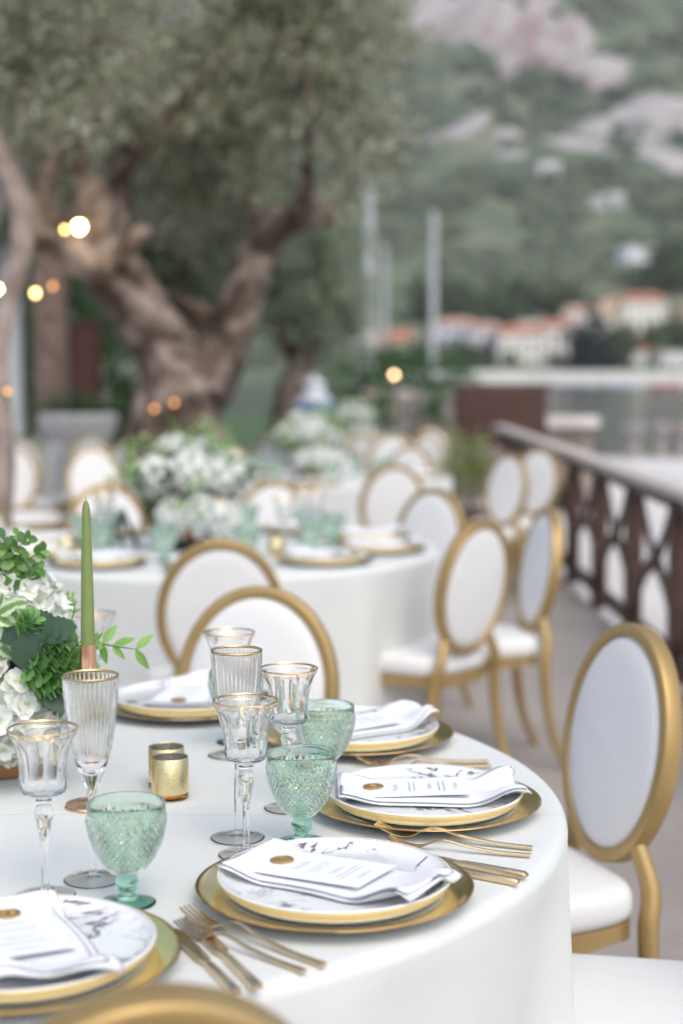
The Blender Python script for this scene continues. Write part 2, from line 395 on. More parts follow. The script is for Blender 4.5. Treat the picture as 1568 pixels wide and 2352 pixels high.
# ---------------------------------------------------------------- houses across the water
ROOF = speckled('roof_tile', (.34, .12, .065), (.46, .20, .12), 1.5, rough=.9, bump=.3, bdist=.1)
ROOFP = speckled('faded_roof_tile', (.44, .25, .20), (.55, .35, .28), 1.5, rough=.9, bump=.3, bdist=.1)
WINM = mat('window_glass', (.05, .06, .07), .15)
def wallm(c): return speckled('wall_%d_%d_%d' % tuple(int(a * 100) for a in c), tuple(a * .93 for a in c), c, .4, rough=.9, bump=0)
winb = MB(); winb.box((0, 0, 0), (1.1, .16, 1.5), bev=.03); WINME = None
def house(px, Z, wd, dp, ht, col, roof, label, rz=0.0, hip=True, gy=None):
    global WINME
    X = (px - 784) / F * Z; z = terr(X, Z) - 1.0 if gy is None else gy
    h = empty('house', TR((X, Z, z), rz), label, 'house', 'houses across the bay')
    b = MB(); b.box((0, 0, ht / 2), (wd, dp, ht), bev=.05); b.build('wall', wallm(col), h, smooth=False)
    e = .7; rh = wd * .17 if roof is not None else 0
    b = MB()
    if roof is not None:
        x0, x1, y0, y1 = -wd / 2 - e, wd / 2 + e, -dp / 2 - e, dp / 2 + e; k = min(wd, dp) * .38 if hip else -.01
        b.add([(x0, y0, ht), (x1, y0, ht), (x1, y1, ht), (x0, y1, ht), (x0 + k, 0, ht + rh), (x1 - k, 0, ht + rh), (x0, y0, ht - .25), (x1, y0, ht - .25), (x1, y1, ht - .25), (x0, y1, ht - .25)],
              [(0, 1, 5, 4), (2, 3, 4, 5), (1, 2, 5), (3, 0, 4), (0, 6, 7, 1), (1, 7, 8, 2), (2, 8, 9, 3), (3, 9, 6, 0)])
        b.box((wd * .2, dp * .1, ht + rh * .75), (.9, .9, 2.2), mi=1)
        b.build('roof', [roof, wallm(col)], h, smooth=False)
    else:
        b.box((0, 0, ht + .25), (wd + .3, dp + .3, .5), bev=.05); b.build('parapet', wallm(col), h, smooth=False)
    if WINME is None: WINME = winb.mesh('window', WINM, False)
    nwin = max(2, int(wd / 3.2))
    for fl in range(max(1, int(ht / 3.0))):
        for i in range(nwin):
            obj('window', WINME, h, TR(((i + .5) / nwin * wd - wd / 2, -dp / 2 - .05, 1.7 + fl * 2.9)))
    return h
house(836, 560, 9, 9, 9.5, (0.83, 0.79, 0.77), ROOFP, 'white house beside the left yacht mast, faded roof')
house(888, 545, 18, 9, 7.4, (0.85, 0.82, 0.79), ROOF, 'low white waterside house with a red roof between the two tall masts', .15)
house(928, 570, 8, 9, 7.5, (.66, .60, .62), ROOF, 'narrow mauve house with red roof just left of the right mast')
house(1045, 575, 15, 9, 9.5, (.62, .62, .72), ROOFP, 'lavender house with faded roof just right of the right mast')
house(1112, 570, 12, 9, 9.4, (.68, .64, .68), ROOFP, 'pale mauve house behind a purple flowering bush')
house(1190, 535, 16, 10, 11.5, (0.83, 0.77, 0.73), ROOF, 'large cream house over the harbour wall with red roof, taller wing behind', .1)
house(1268, 540, 13, 10, 13.5, (0.81, 0.75, 0.71), ROOF, 'tall cream house left of the dark pointed conifer')
house(1213, 575, 9, 8, 10.5, (0.83, 0.79, 0.78), None, 'flat roofed white house rising behind the cream harbour houses')
house(1322, 605, 12, 9, 10.5, (.70, .62, .58), ROOFP, 'pinkish house on the slope above the dark conifer')
house(1366, 590, 10, 8, 8.0, (0.85, 0.81, 0.83), None, 'small white flat house directly above the dark conifer')
house(1405, 620, 13, 9, 11.0, (.78, .64, .46), ROOFP, 'peach coloured house left of the bright white villa')
house(1468, 615, 17, 10, 13, (.86, .83, .76), ROOF, 'bright cream villa with orange roof, highest of the village')
house(1562, 600, 11, 9, 9.5, (0.83, 0.79, 0.77), ROOF, 'white house at the edge of the village beyond the bright villa')
house(1108, 655, 11, 8, 9, (.80, .80, .82), None, 'lone small white house on the green slope above the masts', .5)
house(1455, 730, 16, 10, 12, (.84, .85, .86), None, 'white cube house alone high on the hillside', .3)
house(1252, 900, 12, 9, 8, (.70, .70, .70), None, 'small pale house far up the hillside below the rocks')
house(1368, 850, 11, 9, 7, (.56, .54, .54), None, 'grey house far up the slope, left of a pair')
house(1400, 850, 10, 9, 8, (.60, .60, .60), None, 'grey house far up the slope, right of a pair')
house(1482, 545, 16, 9, 4.2, (.66, .62, .60), ROOF, 'low waterside house with a broad orange roof')
house(1440, 525, 8, 7, 5.0, (.76, .74, .73), None, 'white boat shed on the harbour wall')
house(1545, 525, 10, 7, 5.5, (.70, .69, .69), None, 'pale grey boat shed at the end of the harbour wall')

# ---------------------------------------------------------------- trees on the far shore
def leaf_arrays(C, D, Nn, L, W, fold=.18):
    n = len(C); D = D / np.linalg.norm(D, axis=1, keepdims=True)
    S = np.cross(D, Nn); S /= (np.linalg.norm(S, axis=1, keepdims=True) + 1e-9); U = np.cross(S, D)
    L = L[:, None]; W = W[:, None]
    v = np.stack([C, C + D * L * .5 + S * W * .5 + U * W * fold, C + D * L, C + D * L * .5 - S * W * .5 + U * W * fold], 1)
    return v.reshape(-1, 3), np.arange(4 * n).reshape(n, 4)
def cloud(blobs, n, L, W, up=.1, twig=9, seed=1, shell=.55, clump=0, cr=.16):
    r_ = np.random.default_rng(seed); wts = np.array([b_[3] * b_[4] * b_[5] for b_ in blobs]) ** (2 / 3); wts = wts / wts.sum()
    nt_ = n // twig; nc = max(1, nt_ // clump) if clump else nt_
    which = r_.choice(len(blobs), nc, p=wts); B_ = np.array(blobs)[which]
    d = r_.normal(size=(nc, 3)); d /= np.linalg.norm(d, axis=1, keepdims=True)
    rad = shell + (1 - shell) * r_.random((nc, 1)) ** .6
    rad = np.where(r_.random((nc, 1)) < .3, r_.random((nc, 1)), rad)
    O = B_[:, :3] + d * rad * B_[:, 3:6]
    if clump:                                        # twigs gather in tufts with gaps between them
        k = np.repeat(np.arange(nc), clump); nt_ = len(k); sz = cr * r_.uniform(.5, 1.5, (nc, 1))[k]
        O = O[k] + r_.normal(size=(nt_, 3)) * sz * .5; d = d[k]
    td = d + r_.normal(size=(nt_, 3)) * .7 + np.array([0, 0, up]); td /= np.linalg.norm(td, axis=1, keepdims=True)
    tl = L * twig * .32
    C, D = [], []
    for i in range(twig):
        ld = td * .6 + r_.normal(size=(nt_, 3)) * .55
        C.append(O + td * tl * (i / twig)); D.append(ld)
    C = np.concatenate(C); D = np.concatenate(D); m_ = len(C)
    return leaf_arrays(C, D, r_.normal(size=(m_, 3)) + np.array([0, 0, .8]), L * r_.uniform(.65, 1.25, m_), W * r_.uniform(.7, 1.3, m_))
def far_tree(px, Z, r, h, label, cat='tree', name='shore_tree', m=SHOREL, cone=False, z=None):
    X = (px - 784) / F * Z; z = terr(X, Z) - .3 if z is None else z
    tr = empty(name, TR((X, Z, z)), label, cat, 'trees along the far shore')
    b = MB(); b.tube([(0, 0, 0), (.1, 0, h * .4), (0, .1, h * .75)], [r * .12, r * .09, r * .04], 7); b.build('trunk', BARK, tr)
    if cone: bl = [(0, 0, h * (.18 + .16 * i), r * (1 - .17 * i), r * (1 - .17 * i), h * .14) for i in range(5)]
    else: bl = [(random.uniform(-.5, .5) * r, random.uniform(-.5, .5) * r, h * .6 + random.uniform(-.25, .3) * h, r * .62, r * .62, h * .3) for _ in range(6)]
    v, q = cloud(bl, 900, r * .42, r * .30, seed=int(px + Z)); obj('crown', fast_mesh('crown', v, q, m), tr); return tr
far_tree(1350, 508, 6.2, 17, 'dark pointed conifer on the far shore below the small white house', 'conifer', 'conifer_tree', leafy('conifer_leaf', [(.012, .022, .014), (.02, .03, .018)], .8, 0), True)
PURP = leafy('purple_blossom', [(.14, .045, .13), (.20, .08, .19), (.07, .09, .04)], .8, 0)
far_tree(1136, 540, 3.6, 6, 'purple flowering bush beside the pale mauve house', 'bush', 'flowering_bush', PURP)
k = 0
for px, Z, r, h, lb in [(900, 515, 4.5, 4.2, 'round green tree below the low red roofed waterside house'), (962, 518, 4.5, 4.2, 'green tree on the shore at the foot of the right mast'), (1035, 516, 5.5, 4.6, 'broad green tree below the lavender house'), (1090, 513, 4.5, 4.2, 'green tree below the pale mauve house'),
                     (1150, 600, 7, 9, 'dark green tree on the slope between the white houses'), (1180, 640, 9, 11, 'large green tree on the slope above the cream harbour houses'), (1400, 520, 6, 9, 'green tree just right of the dark conifer'), (1440, 560, 5, 5, 'leafy green tree below the bright cream villa'),
                     (1525, 570, 6, 7, 'green tree between the bright villa and the outermost house'), (1550, 545, 7, 8, 'green tree over the low orange roof'), (1290, 640, 8, 10, 'green tree behind the pinkish house'), (1000, 640, 9, 11, 'dark tree on the slope behind the right mast'), (1520, 690, 10, 12, 'green tree on the slope above the bright villa'), (1060, 620, 8, 9, 'dark green tree below the lone small white house')]:
    far_tree(px, Z, r, h, lb)

# ---------------------------------------------------------------- yachts and small boats
WHITEP = mat('white_hull', (.78, .79, .80), .3); MASTM = mat('mast_metal', (.50, .50, .52), .5)
def yacht(px, Z, top, label, ln=9.0, rz=.0, mw=.16):
    p = at(px, 865, Z); y = empty('sailing_yacht', TR((p.x, p.y, -1.2), rz), label, 'yacht', 'yachts moored beyond the railing')
    b = MB(); n = 14; vs = []; fs = []
    for i in range(n + 1):
        u = i / n; x = -ln / 2 + ln * u; wd = ln * .16 * (1 - max(0, (u - .35) / .65) ** 2.2) * (.8 + .2 * min(1, u * 4)); sh = .95 + .35 * u * u
        for a, zz in ((1, sh), (.92, .35), (.25, -.35), (-.25, -.35), (-.92, .35), (-1, sh)): vs.append((x, a * max(wd, .02), zz))
    for i in range(n):
        for k_ in range(6): fs.append((i * 6 + k_, i * 6 + (k_ + 1) % 6, (i + 1) * 6 + (k_ + 1) % 6, (i + 1) * 6 + k_))
    fs += [tuple(range(6)), tuple(n * 6 + k_ for k_ in range(6))]; b.add(vs, fs); b.build('hull', WHITEP, y)
    b = MB(); b.box((-.3, 0, 1.35), (ln * .4, ln * .15, .6), bev=.18); b.build('cabin', WHITEP, y)
    b = MB(); b.tube([(.6, 0, 1.0), (.6, 0, top + 1.2)], [mw, mw * .8], 10); b.build('mast', MASTM, y)
    b = MB(); b.tube([(.6, 0, 2.3), (-ln * .36, 0, 2.35)], .09, 8); b.build('boom', MASTM, y)
    b = MB(); b.tube([(.4, 0, 2.48), (-1, 0, 2.56), (-ln * .35, 0, 2.46)], [.16, .24, .1], 8, flat=1.2); b.build('furled_sail', mat('sail_cloth', (.72, .72, .74), .8), y)
    return y
yacht(843, 44, 6.9, 'white yacht with the tallest left mast rising beside the olive crown', rz=1.45, mw=.165)
yacht(885, 62, 6.6, 'white yacht with the faint mast between two brighter masts', rz=1.6, mw=.10)
yacht(993, 46, 6.3, 'white yacht whose mast stands alone right of the others', rz=1.5, mw=.115)
def boat(px, py, col, label, ln=5.0, Z=None):
    p = on(px, py, -1.2) if Z is None else at(px, py, Z); bt = empty('motor_boat', TR((p.x, p.y, -1.2), random.uniform(-.3, .3)), label, 'boat')
    b = MB(); n = 10; vs = []; fs = []
    for i in range(n + 1):
        u = i / n; x = -ln / 2 + ln * u; wd = ln * .17 * (1 - max(0, (u - .4) / .6) ** 2)
        for a, zz in ((1, .8 + .3 * u), (.7, .1), (0, -.25), (-.7, .1), (-1, .8 + .3 * u)): vs.append((x, a * max(wd, .02), zz))
    for i in range(n):
        for k_ in range(5): fs.append((i * 5 + k_, i * 5 + (k_ + 1) % 5, (i + 1) * 5 + (k_ + 1) % 5, (i + 1) * 5 + k_))
    fs += [tuple(range(5)), tuple(n * 5 + k_ for k_ in range(5))]; b.add(vs, fs); b.build('hull', mat('hull_' + label.split()[0], col, .4), bt)
    b = MB(); b.box((-.3, 0, 1.1), (ln * .35, ln * .2, .7), bev=.15); b.build('cabin', WHITEP, bt)
boat(1412, 889, (.55, .66, .78), 'light blue motor boat moored at the harbour wall', 10)
boat(1525, 891, (.62, .12, .10), 'red boat at the end of the harbour wall', 7)
boat(1305, 893, (.20, .20, .26), 'dark boat lying before the harbour wall', 8)
# ---------------------------------------------------------------- quay furniture
for px, lb in ((1452, 'left mooring post of the pair by the water'), (1513, 'right mooring post of the pair by the water'), (1562, 'mooring post partly outside the picture edge by the water')):
    p = on(px, 1052, 0); b = MB(); b.lathe([(0, 0), (.17, 0), (.15, .05), (.12, .10), (.115, .38), (.19, .42), (.21, .50), (.17, .58), (0, .60)], 18)
    mo = empty('mooring_post', TR(p), lb, 'mooring post', 'mooring posts'); b.build('post_body', speckled('post_iron', (.20, .18, .175), (.30, .27, .26), 8, rough=.6), mo)
p = at(1142, 932, 17.5)
kb = empty('wooden_kiosk', TR((p.x, p.y, 0)), 'reddish brown wooden bar counter behind the end of the railing', 'counter')
wdt, hgt = 1.02, CAMH - 24 / F * 17.5
nb = 4
for i in range(nb):
    b = MB(); b.box((0, -.02 * (i % 2) * .3 - .36, .62 + (i + .5) * (hgt - .62) / nb), (wdt, .03, (hgt - .62) / nb - .012), bev=.004); b.build('plank', speckled('red_brown_wood', (.045, .015, .011), (.075, .026, .018), 5, rough=.55), kb, smooth=False)
b = MB(); b.box((0, 0, hgt / 2 - .02), (wdt - .06, .60, hgt - .05)); b.build('carcass', DARKW, kb, smooth=False)
b = MB(); b.box((0, -.01, .30), (wdt - .02, .72, .60), bev=.02); b.build('plinth', speckled('mauve_stone', (.17, .135, .13), (.26, .215, .205), 4, rough=.9, bump=.4, bdist=.02), kb, smooth=False)
b = MB(); b.box((0, 0, hgt + .02), (wdt + .06, .78, .045), bev=.008); b.build('counter_top', DARKW, kb, smooth=False)
p = at(1306, 965, 17.5)
lg = empty('stone_bench', TR((p.x, p.y, 0)), 'low stone ledge right of the brown wooden counter', 'bench')
b = MB(); b.box((0, 0, .87), (.62, .5, .12), bev=.02); b.build('slab', STONE, lg, smooth=False)
b = MB(); b.box((0, .06, .40), (.50, .34, .80), bev=.01); b.build('base', STONEB, lg, smooth=False)

# ---------------------------------------------------------------- railing: posts, crossed braces, pale handrail
RX = lambda y: 1.435 + .0115 * y
rl = empty('railing', TR((RX(7), 7, 0)), 'dark wooden railing with crossed braces and pale handrail along the quay', 'railing')
def rp(y, z, dx=0): return Vector((RX(y) - RX(7) + dx, y - 7, z))
ang = atan2(.0115, 1); RH = .885
posts = [3.45 + 1.15 * i for i in range(11)]
b = MB(); b.box(rp(9.3, RH - .02), (.135, 13.0, .045), Matrix.Rotation(-ang, 3, 'Z'), bev=.01); b.build('handrail', RAILW, rl, smooth=False)
b = MB(); b.box(rp(9.3, RH - .075), (.05, 12.9, .06), Matrix.Rotation(-ang, 3, 'Z'), bev=.006); b.build('upper_rail', DARKW, rl, smooth=False)
b = MB(); b.box(rp(9.3, .10), (.05, 12.9, .07), Matrix.Rotation(-ang, 3, 'Z'), bev=.006); b.build('lower_rail', DARKW, rl, smooth=False)
pm = MB(); pm.box((0, 0, (RH - .045) / 2), (.085, .10, RH - .045), bev=.008); pme = pm.mesh('post', DARKW, False)
bz = [None, None]
for sgn in (0, 1):
    bb = MB(); L = sqrt(1.03 ** 2 + .70 ** 2); an = atan2(.70, 1.03) * (1 if sgn else -1)
    n = 10; prof = []
    vs = []; fs = []
    for i in range(n + 1):                              # curved, swelling boards
        u = i / n - .5; wd = .024 + .016 * cos(u * pi) ; z = u * .70 * (1 if sgn else -1); yy = u * 1.03
        cu = .06 * sin(u * 2 * pi) * (1 if sgn else -1)
        for dx in (-.012, .012):
            for dz in (-wd, wd): vs.append((dx + (.0135 if sgn else -.0135), yy, z - cu + dz))
    for i in range(n):
        a = i * 4; c = a + 4
        fs += [(a, a + 1, c + 1, c), (a + 2, c + 2, c + 3, a + 3), (a, c, c + 2, a + 2), (a + 1, a + 3, c + 3, c + 1)]
    fs += [(0, 2, 3, 1), (n * 4, n * 4 + 1, n * 4 + 3, n * 4 + 2)]
    bb.add(vs, fs); bz[sgn] = bb.mesh('brace', DARKW, False)
for i, y in enumerate(posts):
    obj('post', pme, rl, TR(rp(y, 0), -ang))
    if i < len(posts) - 1:
        for sgn in (0, 1): obj('brace', bz[sgn], rl, TR(rp(y + .575, .475), -ang))

# ---------------------------------------------------------------- garden behind the tables
def hedge(name, x0, x1, y, z0, z1, d, n, label, L=.10, m=GREENL, seed=3):
    cx = (x0 + x1) / 2; h = empty(name, TR((cx, y, z0)), label, 'hedge' if name == 'hedge' else 'shrub')
    k = max(3, int((x1 - x0) / (d * 1.0))); bl = []
    for i in range(k):
        for j in range(max(1, int((z1 - z0) / (d * 1.1)))):
            bl.append((x0 - cx + (x1 - x0) * (i + .5) / k, random.uniform(-.15, .15), d * .5 + j * d * 1.05, d * .75, d * .7, d * .72))
    v, q = cloud(bl, n, L, L * .5, seed=seed); o_ = obj('foliage', fast_mesh('foliage', v, q, m), h)
    b = MB()
    for i in range(k): b.tube([(x0 - cx + (x1 - x0) * (i + .5) / k, 0, -.02), (x0 - cx + (x1 - x0) * (i + .5) / k + .05, 0, (z1 - z0) * .7)], [.05, .02], 6)
    tag(b.build('stems', BARK, h), kind='stuff'); return h
hedge('hedge', at(780, 860, 27).x, at(1060, 860, 27).x, 27.4, 0, 1.95, .8, 9000, 'green hedge at the quay edge behind the far tables', .11)
hedge('hedge', at(-260, 700, 19).x, at(330, 700, 19).x, 20, 0, 3.9, 1.1, 16000, 'tall dark green hedge behind the big olive trunk', .13, seed=4)
hedge('shrub', at(300, 880, 16).x, at(360, 880, 16).x, 16.2, 0, 1.2, .5, 1500, 'small dark shrub left of the big olive trunk', .08, seed=5)
# low stone wall with rubble stones
p0, p1 = at(830, 900, 21), at(1042, 900, 21)
sw = empty('stone_wall', TR(((p0.x + p1.x) / 2, p0.y, 0)), 'rough brown stone wall between the hedge and the wooden counter', 'wall')
wid = p1.x - p0.x; sm = [speckled('rubble_%d' % i, c, tuple(a * 1.35 for a in c), 5, rough=.9, bump=.5, bdist=.02) for i, c in enumerate([(.22, .175, .155), (.30, .26, .25), (.36, .30, .26), (.20, .185, .185)])]
stones = []
for v_ in range(4):
    b = MB(); b.box((0, 0, 0), (.34, .3, .185), bev=.045); me = b.mesh('stone', sm[v_], True); stones.append(me)
for r_ in range(6):
    for c_ in range(int(wid / .36) + 1):
        obj('stone', random.choice(stones), sw, Matrix.Translation((-wid / 2 + (c_ + .5 * (r_ % 2)) * .36, random.uniform(-.03, .03), .10 + r_ * .2)) @ Matrix.Rotation(random.uniform(-.06, .06), 4, 'Y') @ Matrix.Scale(random.uniform(.96, 1.06), 4))
b = MB(); b.box((0, .08, .6), (wid, .22, 1.18)); b.build('mortar', STONEB, sw, smooth=False)
# pale stone fountain rim, red door in a pale frame, planter
p = at(180, 950, 14)
fb = empty('stone_basin', TR((p.x, p.y, 0)), 'pale round stone basin filled with plants behind the left tables', 'planter')
b = MB(); b.lathe([(0, .02), (.22, .02), (.23, .1), (.13, .25), (.15, .5), (.28, .80), (.34, .90), (.36, 1.02), (.33, 1.05), (.30, .98), (.2, .9), (0, .9)], 40); b.build('bowl', STONE, fb)
v, q = cloud([(x_, 0, 1.03, .14, .14, .06) for x_ in (-.15, 0, .15)], 600, .07, .035, seed=8); obj('foliage', fast_mesh('foliage', v, q, GREENL), fb)
p = at(196, 800, 18.4); dr = empty('garden_door', TR((p.x, p.y, 0)), 'dark red garden door between palm trunk and olive trunk', 'door')
b = MB(); b.box((0, 0, .99), (.26, .06, 1.98), bev=.01); b.build('leaf_panel', mat('red_paint', (.085, .022, .02), .5), dr, smooth=False)
b = MB(); b.box((-.165, 0, 1.02), (.06, .12, 2.04), bev=.01); b.box((.165, 0, 1.02), (.06, .12, 2.04), bev=.01); b.box((0, 0, 2.01), (.26, .12, .05), bev=.01); b.build('frame', DARKW, dr, smooth=False)
b = MB(); b.ball((.09, -.05, 1.0), .025); b.build('handle', CUTL, dr)
for px, Z, top, rr, lb in ((118, 14.5, 3.2, .165, 'thick straight brown palm trunk behind the left tables'), ):
    p = at(px, 900, Z); pt = empty('palm_tree', TR((p.x, p.y, 0)), lb, 'palm tree')
    b = MB(); b.tube([(.0, 0, -.02), (.02, 0, top * .33), (0, 0, top * .66), (.03, 0, top), (.05, 0, top + 1.3)], [rr * 1.15, rr, rr * .98, rr * .95, rr * .9], 20, fn=lambda u, a, q_: 1 + .05 * sin(u * 160) + .04 * sin(7 * a)); b.build('trunk', speckled('palm_bark', (.17, .11, .085), (.31, .225, .18), 7, rough=.95, bump=.8, bdist=.03), pt)
    for i in range(16):
        a = 2 * pi * i / 16 + .2; fr = MB(); pts = [Vector((cos(a) * 1.7 * u, sin(a) * 1.7 * u, top + 1.3 + .9 * sin(u * 2.6) - .2 * u)) for u in np.linspace(.02, 1, 9)]
        fr.tube(pts, [.025] * 8 + [.008], 5)
        C = []; D = []
        for j in range(1, 9):
            for sg in (-1, 1):
                for k_ in range(2): C.append(pts[j - 1].lerp(pts[j], .5 * k_)); D.append(Vector((cos(a) * .6 - sg * sin(a), sin(a) * .6 + sg * cos(a), -.35)))
        v, q = leaf_arrays(np.array(C), np.array(D), np.tile((0, 0, 1.), (len(C), 1)), np.full(len(C), .5), np.full(len(C), .05)); fr.add(v.tolist(), q.tolist()); fr.build('frond', GREENL, pt)
p = at(27, 760, 16); pl = empty('white_pillar', TR((p.x, p.y, 0)), 'white garden pillar behind the slender olive limb', 'pillar')
b = MB(); b.box((0, 0, 1.3), (.20, .2, 2.6), bev=.02); b.build('shaft', mat('white_plaster', (.70, .70, .68), .8), pl, smooth=False)
b = MB(); b.box((0, 0, .06), (.3, .3, .14), bev=.02); b.build('base', STONE, pl, smooth=False)
b = MB(); b.box((0, 0, 2.66), (.3, .3, .12), bev=.02); b.build('cap', STONE, pl, smooth=False)
p = at(722, 905, 14.5); jr = empty('ceramic_jar', TR((p.x, p.y, 0)), 'tall white ceramic jar with blue painted band beside the far flowers', 'jar')
bl = mat('jar_glaze', (.70, .70, .74), .25); t = NT(bl); sp = t.sep(t.obj()); f = t.noise(9, 3, t.obj())
band = t.math('MULTIPLY', t.math('LESS_THAN', t.math('ABSOLUTE', t.math('SUBTRACT', sp[2], 1.06)), .10), t.math('GREATER_THAN', f, .46))
t.l(t.mix(band, (.66, .66, .72), (.10, .16, .42)), t.b.inputs['Base Color'])
b = MB(); b.lathe([(0, .6), (.10, .6), (.13, .64), (.175, .85), (.19, 1.05), (.165, 1.17), (.09, 1.24), (.085, 1.27), (.11, 1.30), (.10, 1.33), (.03, 1.36), (.03, 1.39), (0, 1.40)], 32); b.build('jar_body', bl, jr)
b = MB(); b.lathe([(0, 0), (.2, 0), (.2, .05), (.12, .08), (.11, .52), (.17, .56), (.17, .60), (0, .60)], 24); b.build('stand', DARKW, jr)

def pot_plant(px, py, Z, h, label, seed, m=GREENL):
    p = at(px, py, Z); pp = empty('potted_plant', TR((p.x, p.y, 0)), label, 'potted plant')
    b = MB(); b.lathe([(0, 0), (.13, 0), (.17, .26), (.185, .30), (.165, .30), (.15, .24), (0, .24)], 24); b.build('pot', speckled('clay_pot', (.10, .07, .06), (.16, .11, .09), 8, rough=.8), pp)
    b = MB(); b.tube([(0, 0, .22), (.02, 0, h * .5), (0, .01, h * .78)], [.02, .016, .01], 7); b.build('stem', BARK, pp)
    v, q = cloud([(0, 0, h * .84, .10, .10, h * .12), (.05, 0, h * .72, .07, .07, .08), (-.05, 0, h * .74, .07, .07, .08)], 500, .075, .035, seed=seed); obj('foliage', fast_mesh('foliage', v, q, m), pp); return pp
YG = leafy('yellow_green_leaf', [(.16, .22, .06), (.26, .32, .10), (.40, .42, .22), (.12, .18, .05)], .5, .3)
pot_plant(1078, 1040, 12.6, .84, 'yellow green potted plant before the wooden counter', 71, YG)
pot_plant(1000, 905, 20.2, 1.25, 'dark potted plant at the stone wall beside the counter', 72)
pot_plant(868, 905, 19.8, 1.15, 'potted plant below the round warm garden lamp', 73)
# ---------------------------------------------------------------- olive trees
def gnarl(seed, k=.16):
    def fn(u, a, p):
        v = Vector((p.x * 1.3 + cos(a) * .9 + seed, p.y * 1.3 + sin(a) * .9, p.z * 1.1))
        return 1 + k * 1.3 * noise.fractal(v * 1.6, 1, 2, 4) + k * .5 * sin(5 * a + 5 * u + seed) + k * .25 * sin(11 * a - 6 * u)
    return fn
def smooth_path(pts, rad, n=26):
    P = [Vector(p) for p in pts]; out, rr = [], []
    for i in range(n):
        t_ = i / (n - 1) * (len(P) - 1); j = min(int(t_), len(P) - 2); u = t_ - j
        a, b_, c, d = P[max(j - 1, 0)], P[j], P[j + 1], P[min(j + 2, len(P) - 1)]
        out.append(.5 * (2 * b_ + (c - a) * u + (2 * a - 5 * b_ + 4 * c - d) * u * u + (3 * b_ - a - 3 * c + d) * u ** 3))
        rr.append(rad[j] + (rad[j + 1] - rad[j]) * u)
    return out, rr
def limb(name, px, parent, m, seed, k=.16, seg=22, n=30, off=None):
    pts = [at(x, y, Z) for x, y, Z, r in px]; rad = [r / F * Z for x, y, Z, r in px]
    if off is not None: pts = [p - off for p in pts]
    pts, rad = smooth_path(pts, rad, n); b = MB(); b.tube(pts, rad, seg, fn=gnarl(seed, k)); return b.build(name, m, parent, sharp=None)
Z1 = 10.6; g = on(425, 865 + CAMH * F / Z1, 0); O1 = Vector((g.x, g.y, 0))
ol = empty('olive_tree', TR(O1), 'large gnarled olive tree with forked trunk behind the tables', 'tree')
limb('trunk', [(425, 1340, Z1, 150), (420, 1180, Z1, 122), (408, 1000, Z1, 108), (410, 900, Z1, 96), (385, 800, Z1 - .05, 66), (325, 705, Z1 - .15, 60), (255, 625, Z1 - .25, 58), (190, 575, Z1 - .3, 62), (130, 545, Z1 - .3, 50), (85, 545, Z1 - .3, 34)], ol, BARK, 1, .20, 30, 44, O1)
for nm, px, sd_, k_ in [
    ('limb', [(455, 900, Z1, 70), (500, 820, Z1 + .05, 62), (535, 740, Z1 + .1, 52), (572, 650, Z1 + .15, 44), (605, 575, Z1 + .2, 40), (640, 520, Z1 + .2, 38), (690, 495, Z1 + .15, 34), (740, 488, Z1 + .1, 28), (772, 488, Z1 + .1, 20)], 2, .2),
    ('limb', [(190, 590, Z1 - .3, 52), (205, 520, Z1 - .35, 48), (215, 450, Z1 - .4, 40), (190, 380, Z1 - .5, 24), (195, 300, Z1 - .7, 18), (230, 180, Z1 - .9, 13)], 3, .18),
    ('limb', [(240, 560, Z1 - .2, 36), (265, 470, Z1 - .2, 34), (280, 400, Z1 - .1, 22), (300, 320, Z1, 15), (380, 200, Z1 + .2, 10)], 4, .18),
    ('limb', [(255, 610, Z1 - .3, 22), (290, 570, Z1 - .5, 22), (320, 540, Z1 - .6, 22), (345, 530, Z1 - .65, 17)], 5, .2),
    ('limb', [(330, 660, Z1 + .1, 24), (380, 690, Z1 + .15, 22), (430, 710, Z1 + .2, 24), (480, 735, Z1 + .2, 28), (515, 770, Z1 + .1, 30)], 6, .2),
    ('limb', [(110, 560, Z1 - .3, 40), (85, 480, Z1 - .35, 34), (95, 410, Z1 - .4, 24), (130, 350, Z1 - .5, 18), (110, 230, Z1 - .6, 12)], 7, .2),
    ('limb', [(690, 500, Z1 + .15, 24), (705, 420, Z1 + .1, 16), (712, 320, Z1, 12), (700, 180, Z1 - .2, 9), (640, 40, Z1 - .4, 6)], 8, .15),
    ('limb', [(600, 580, Z1 + .2, 26), (590, 480, Z1 + .4, 18), (560, 360, Z1 + .6, 13), (520, 200, Z1 + .8, 9)], 9, .15),
    ('limb', [(270, 420, Z1 - .2, 16), (340, 330, Z1 - .5, 11), (420, 230, Z1 - 1, 8), (520, 120, Z1 - 1.4, 6)], 10, .12)]:
    limb(nm, px, ol, BARK, sd_, k_, 18, 26, O1)
def blob(px, py, Z, r, ry=None, rz=None):
    p = at(px, py, Z) - O_CUR; s_ = r / F * Z; return (p.x, p.y, p.z, s_, s_ * (ry or 1), s_ * (rz or .8))
O_CUR = O1
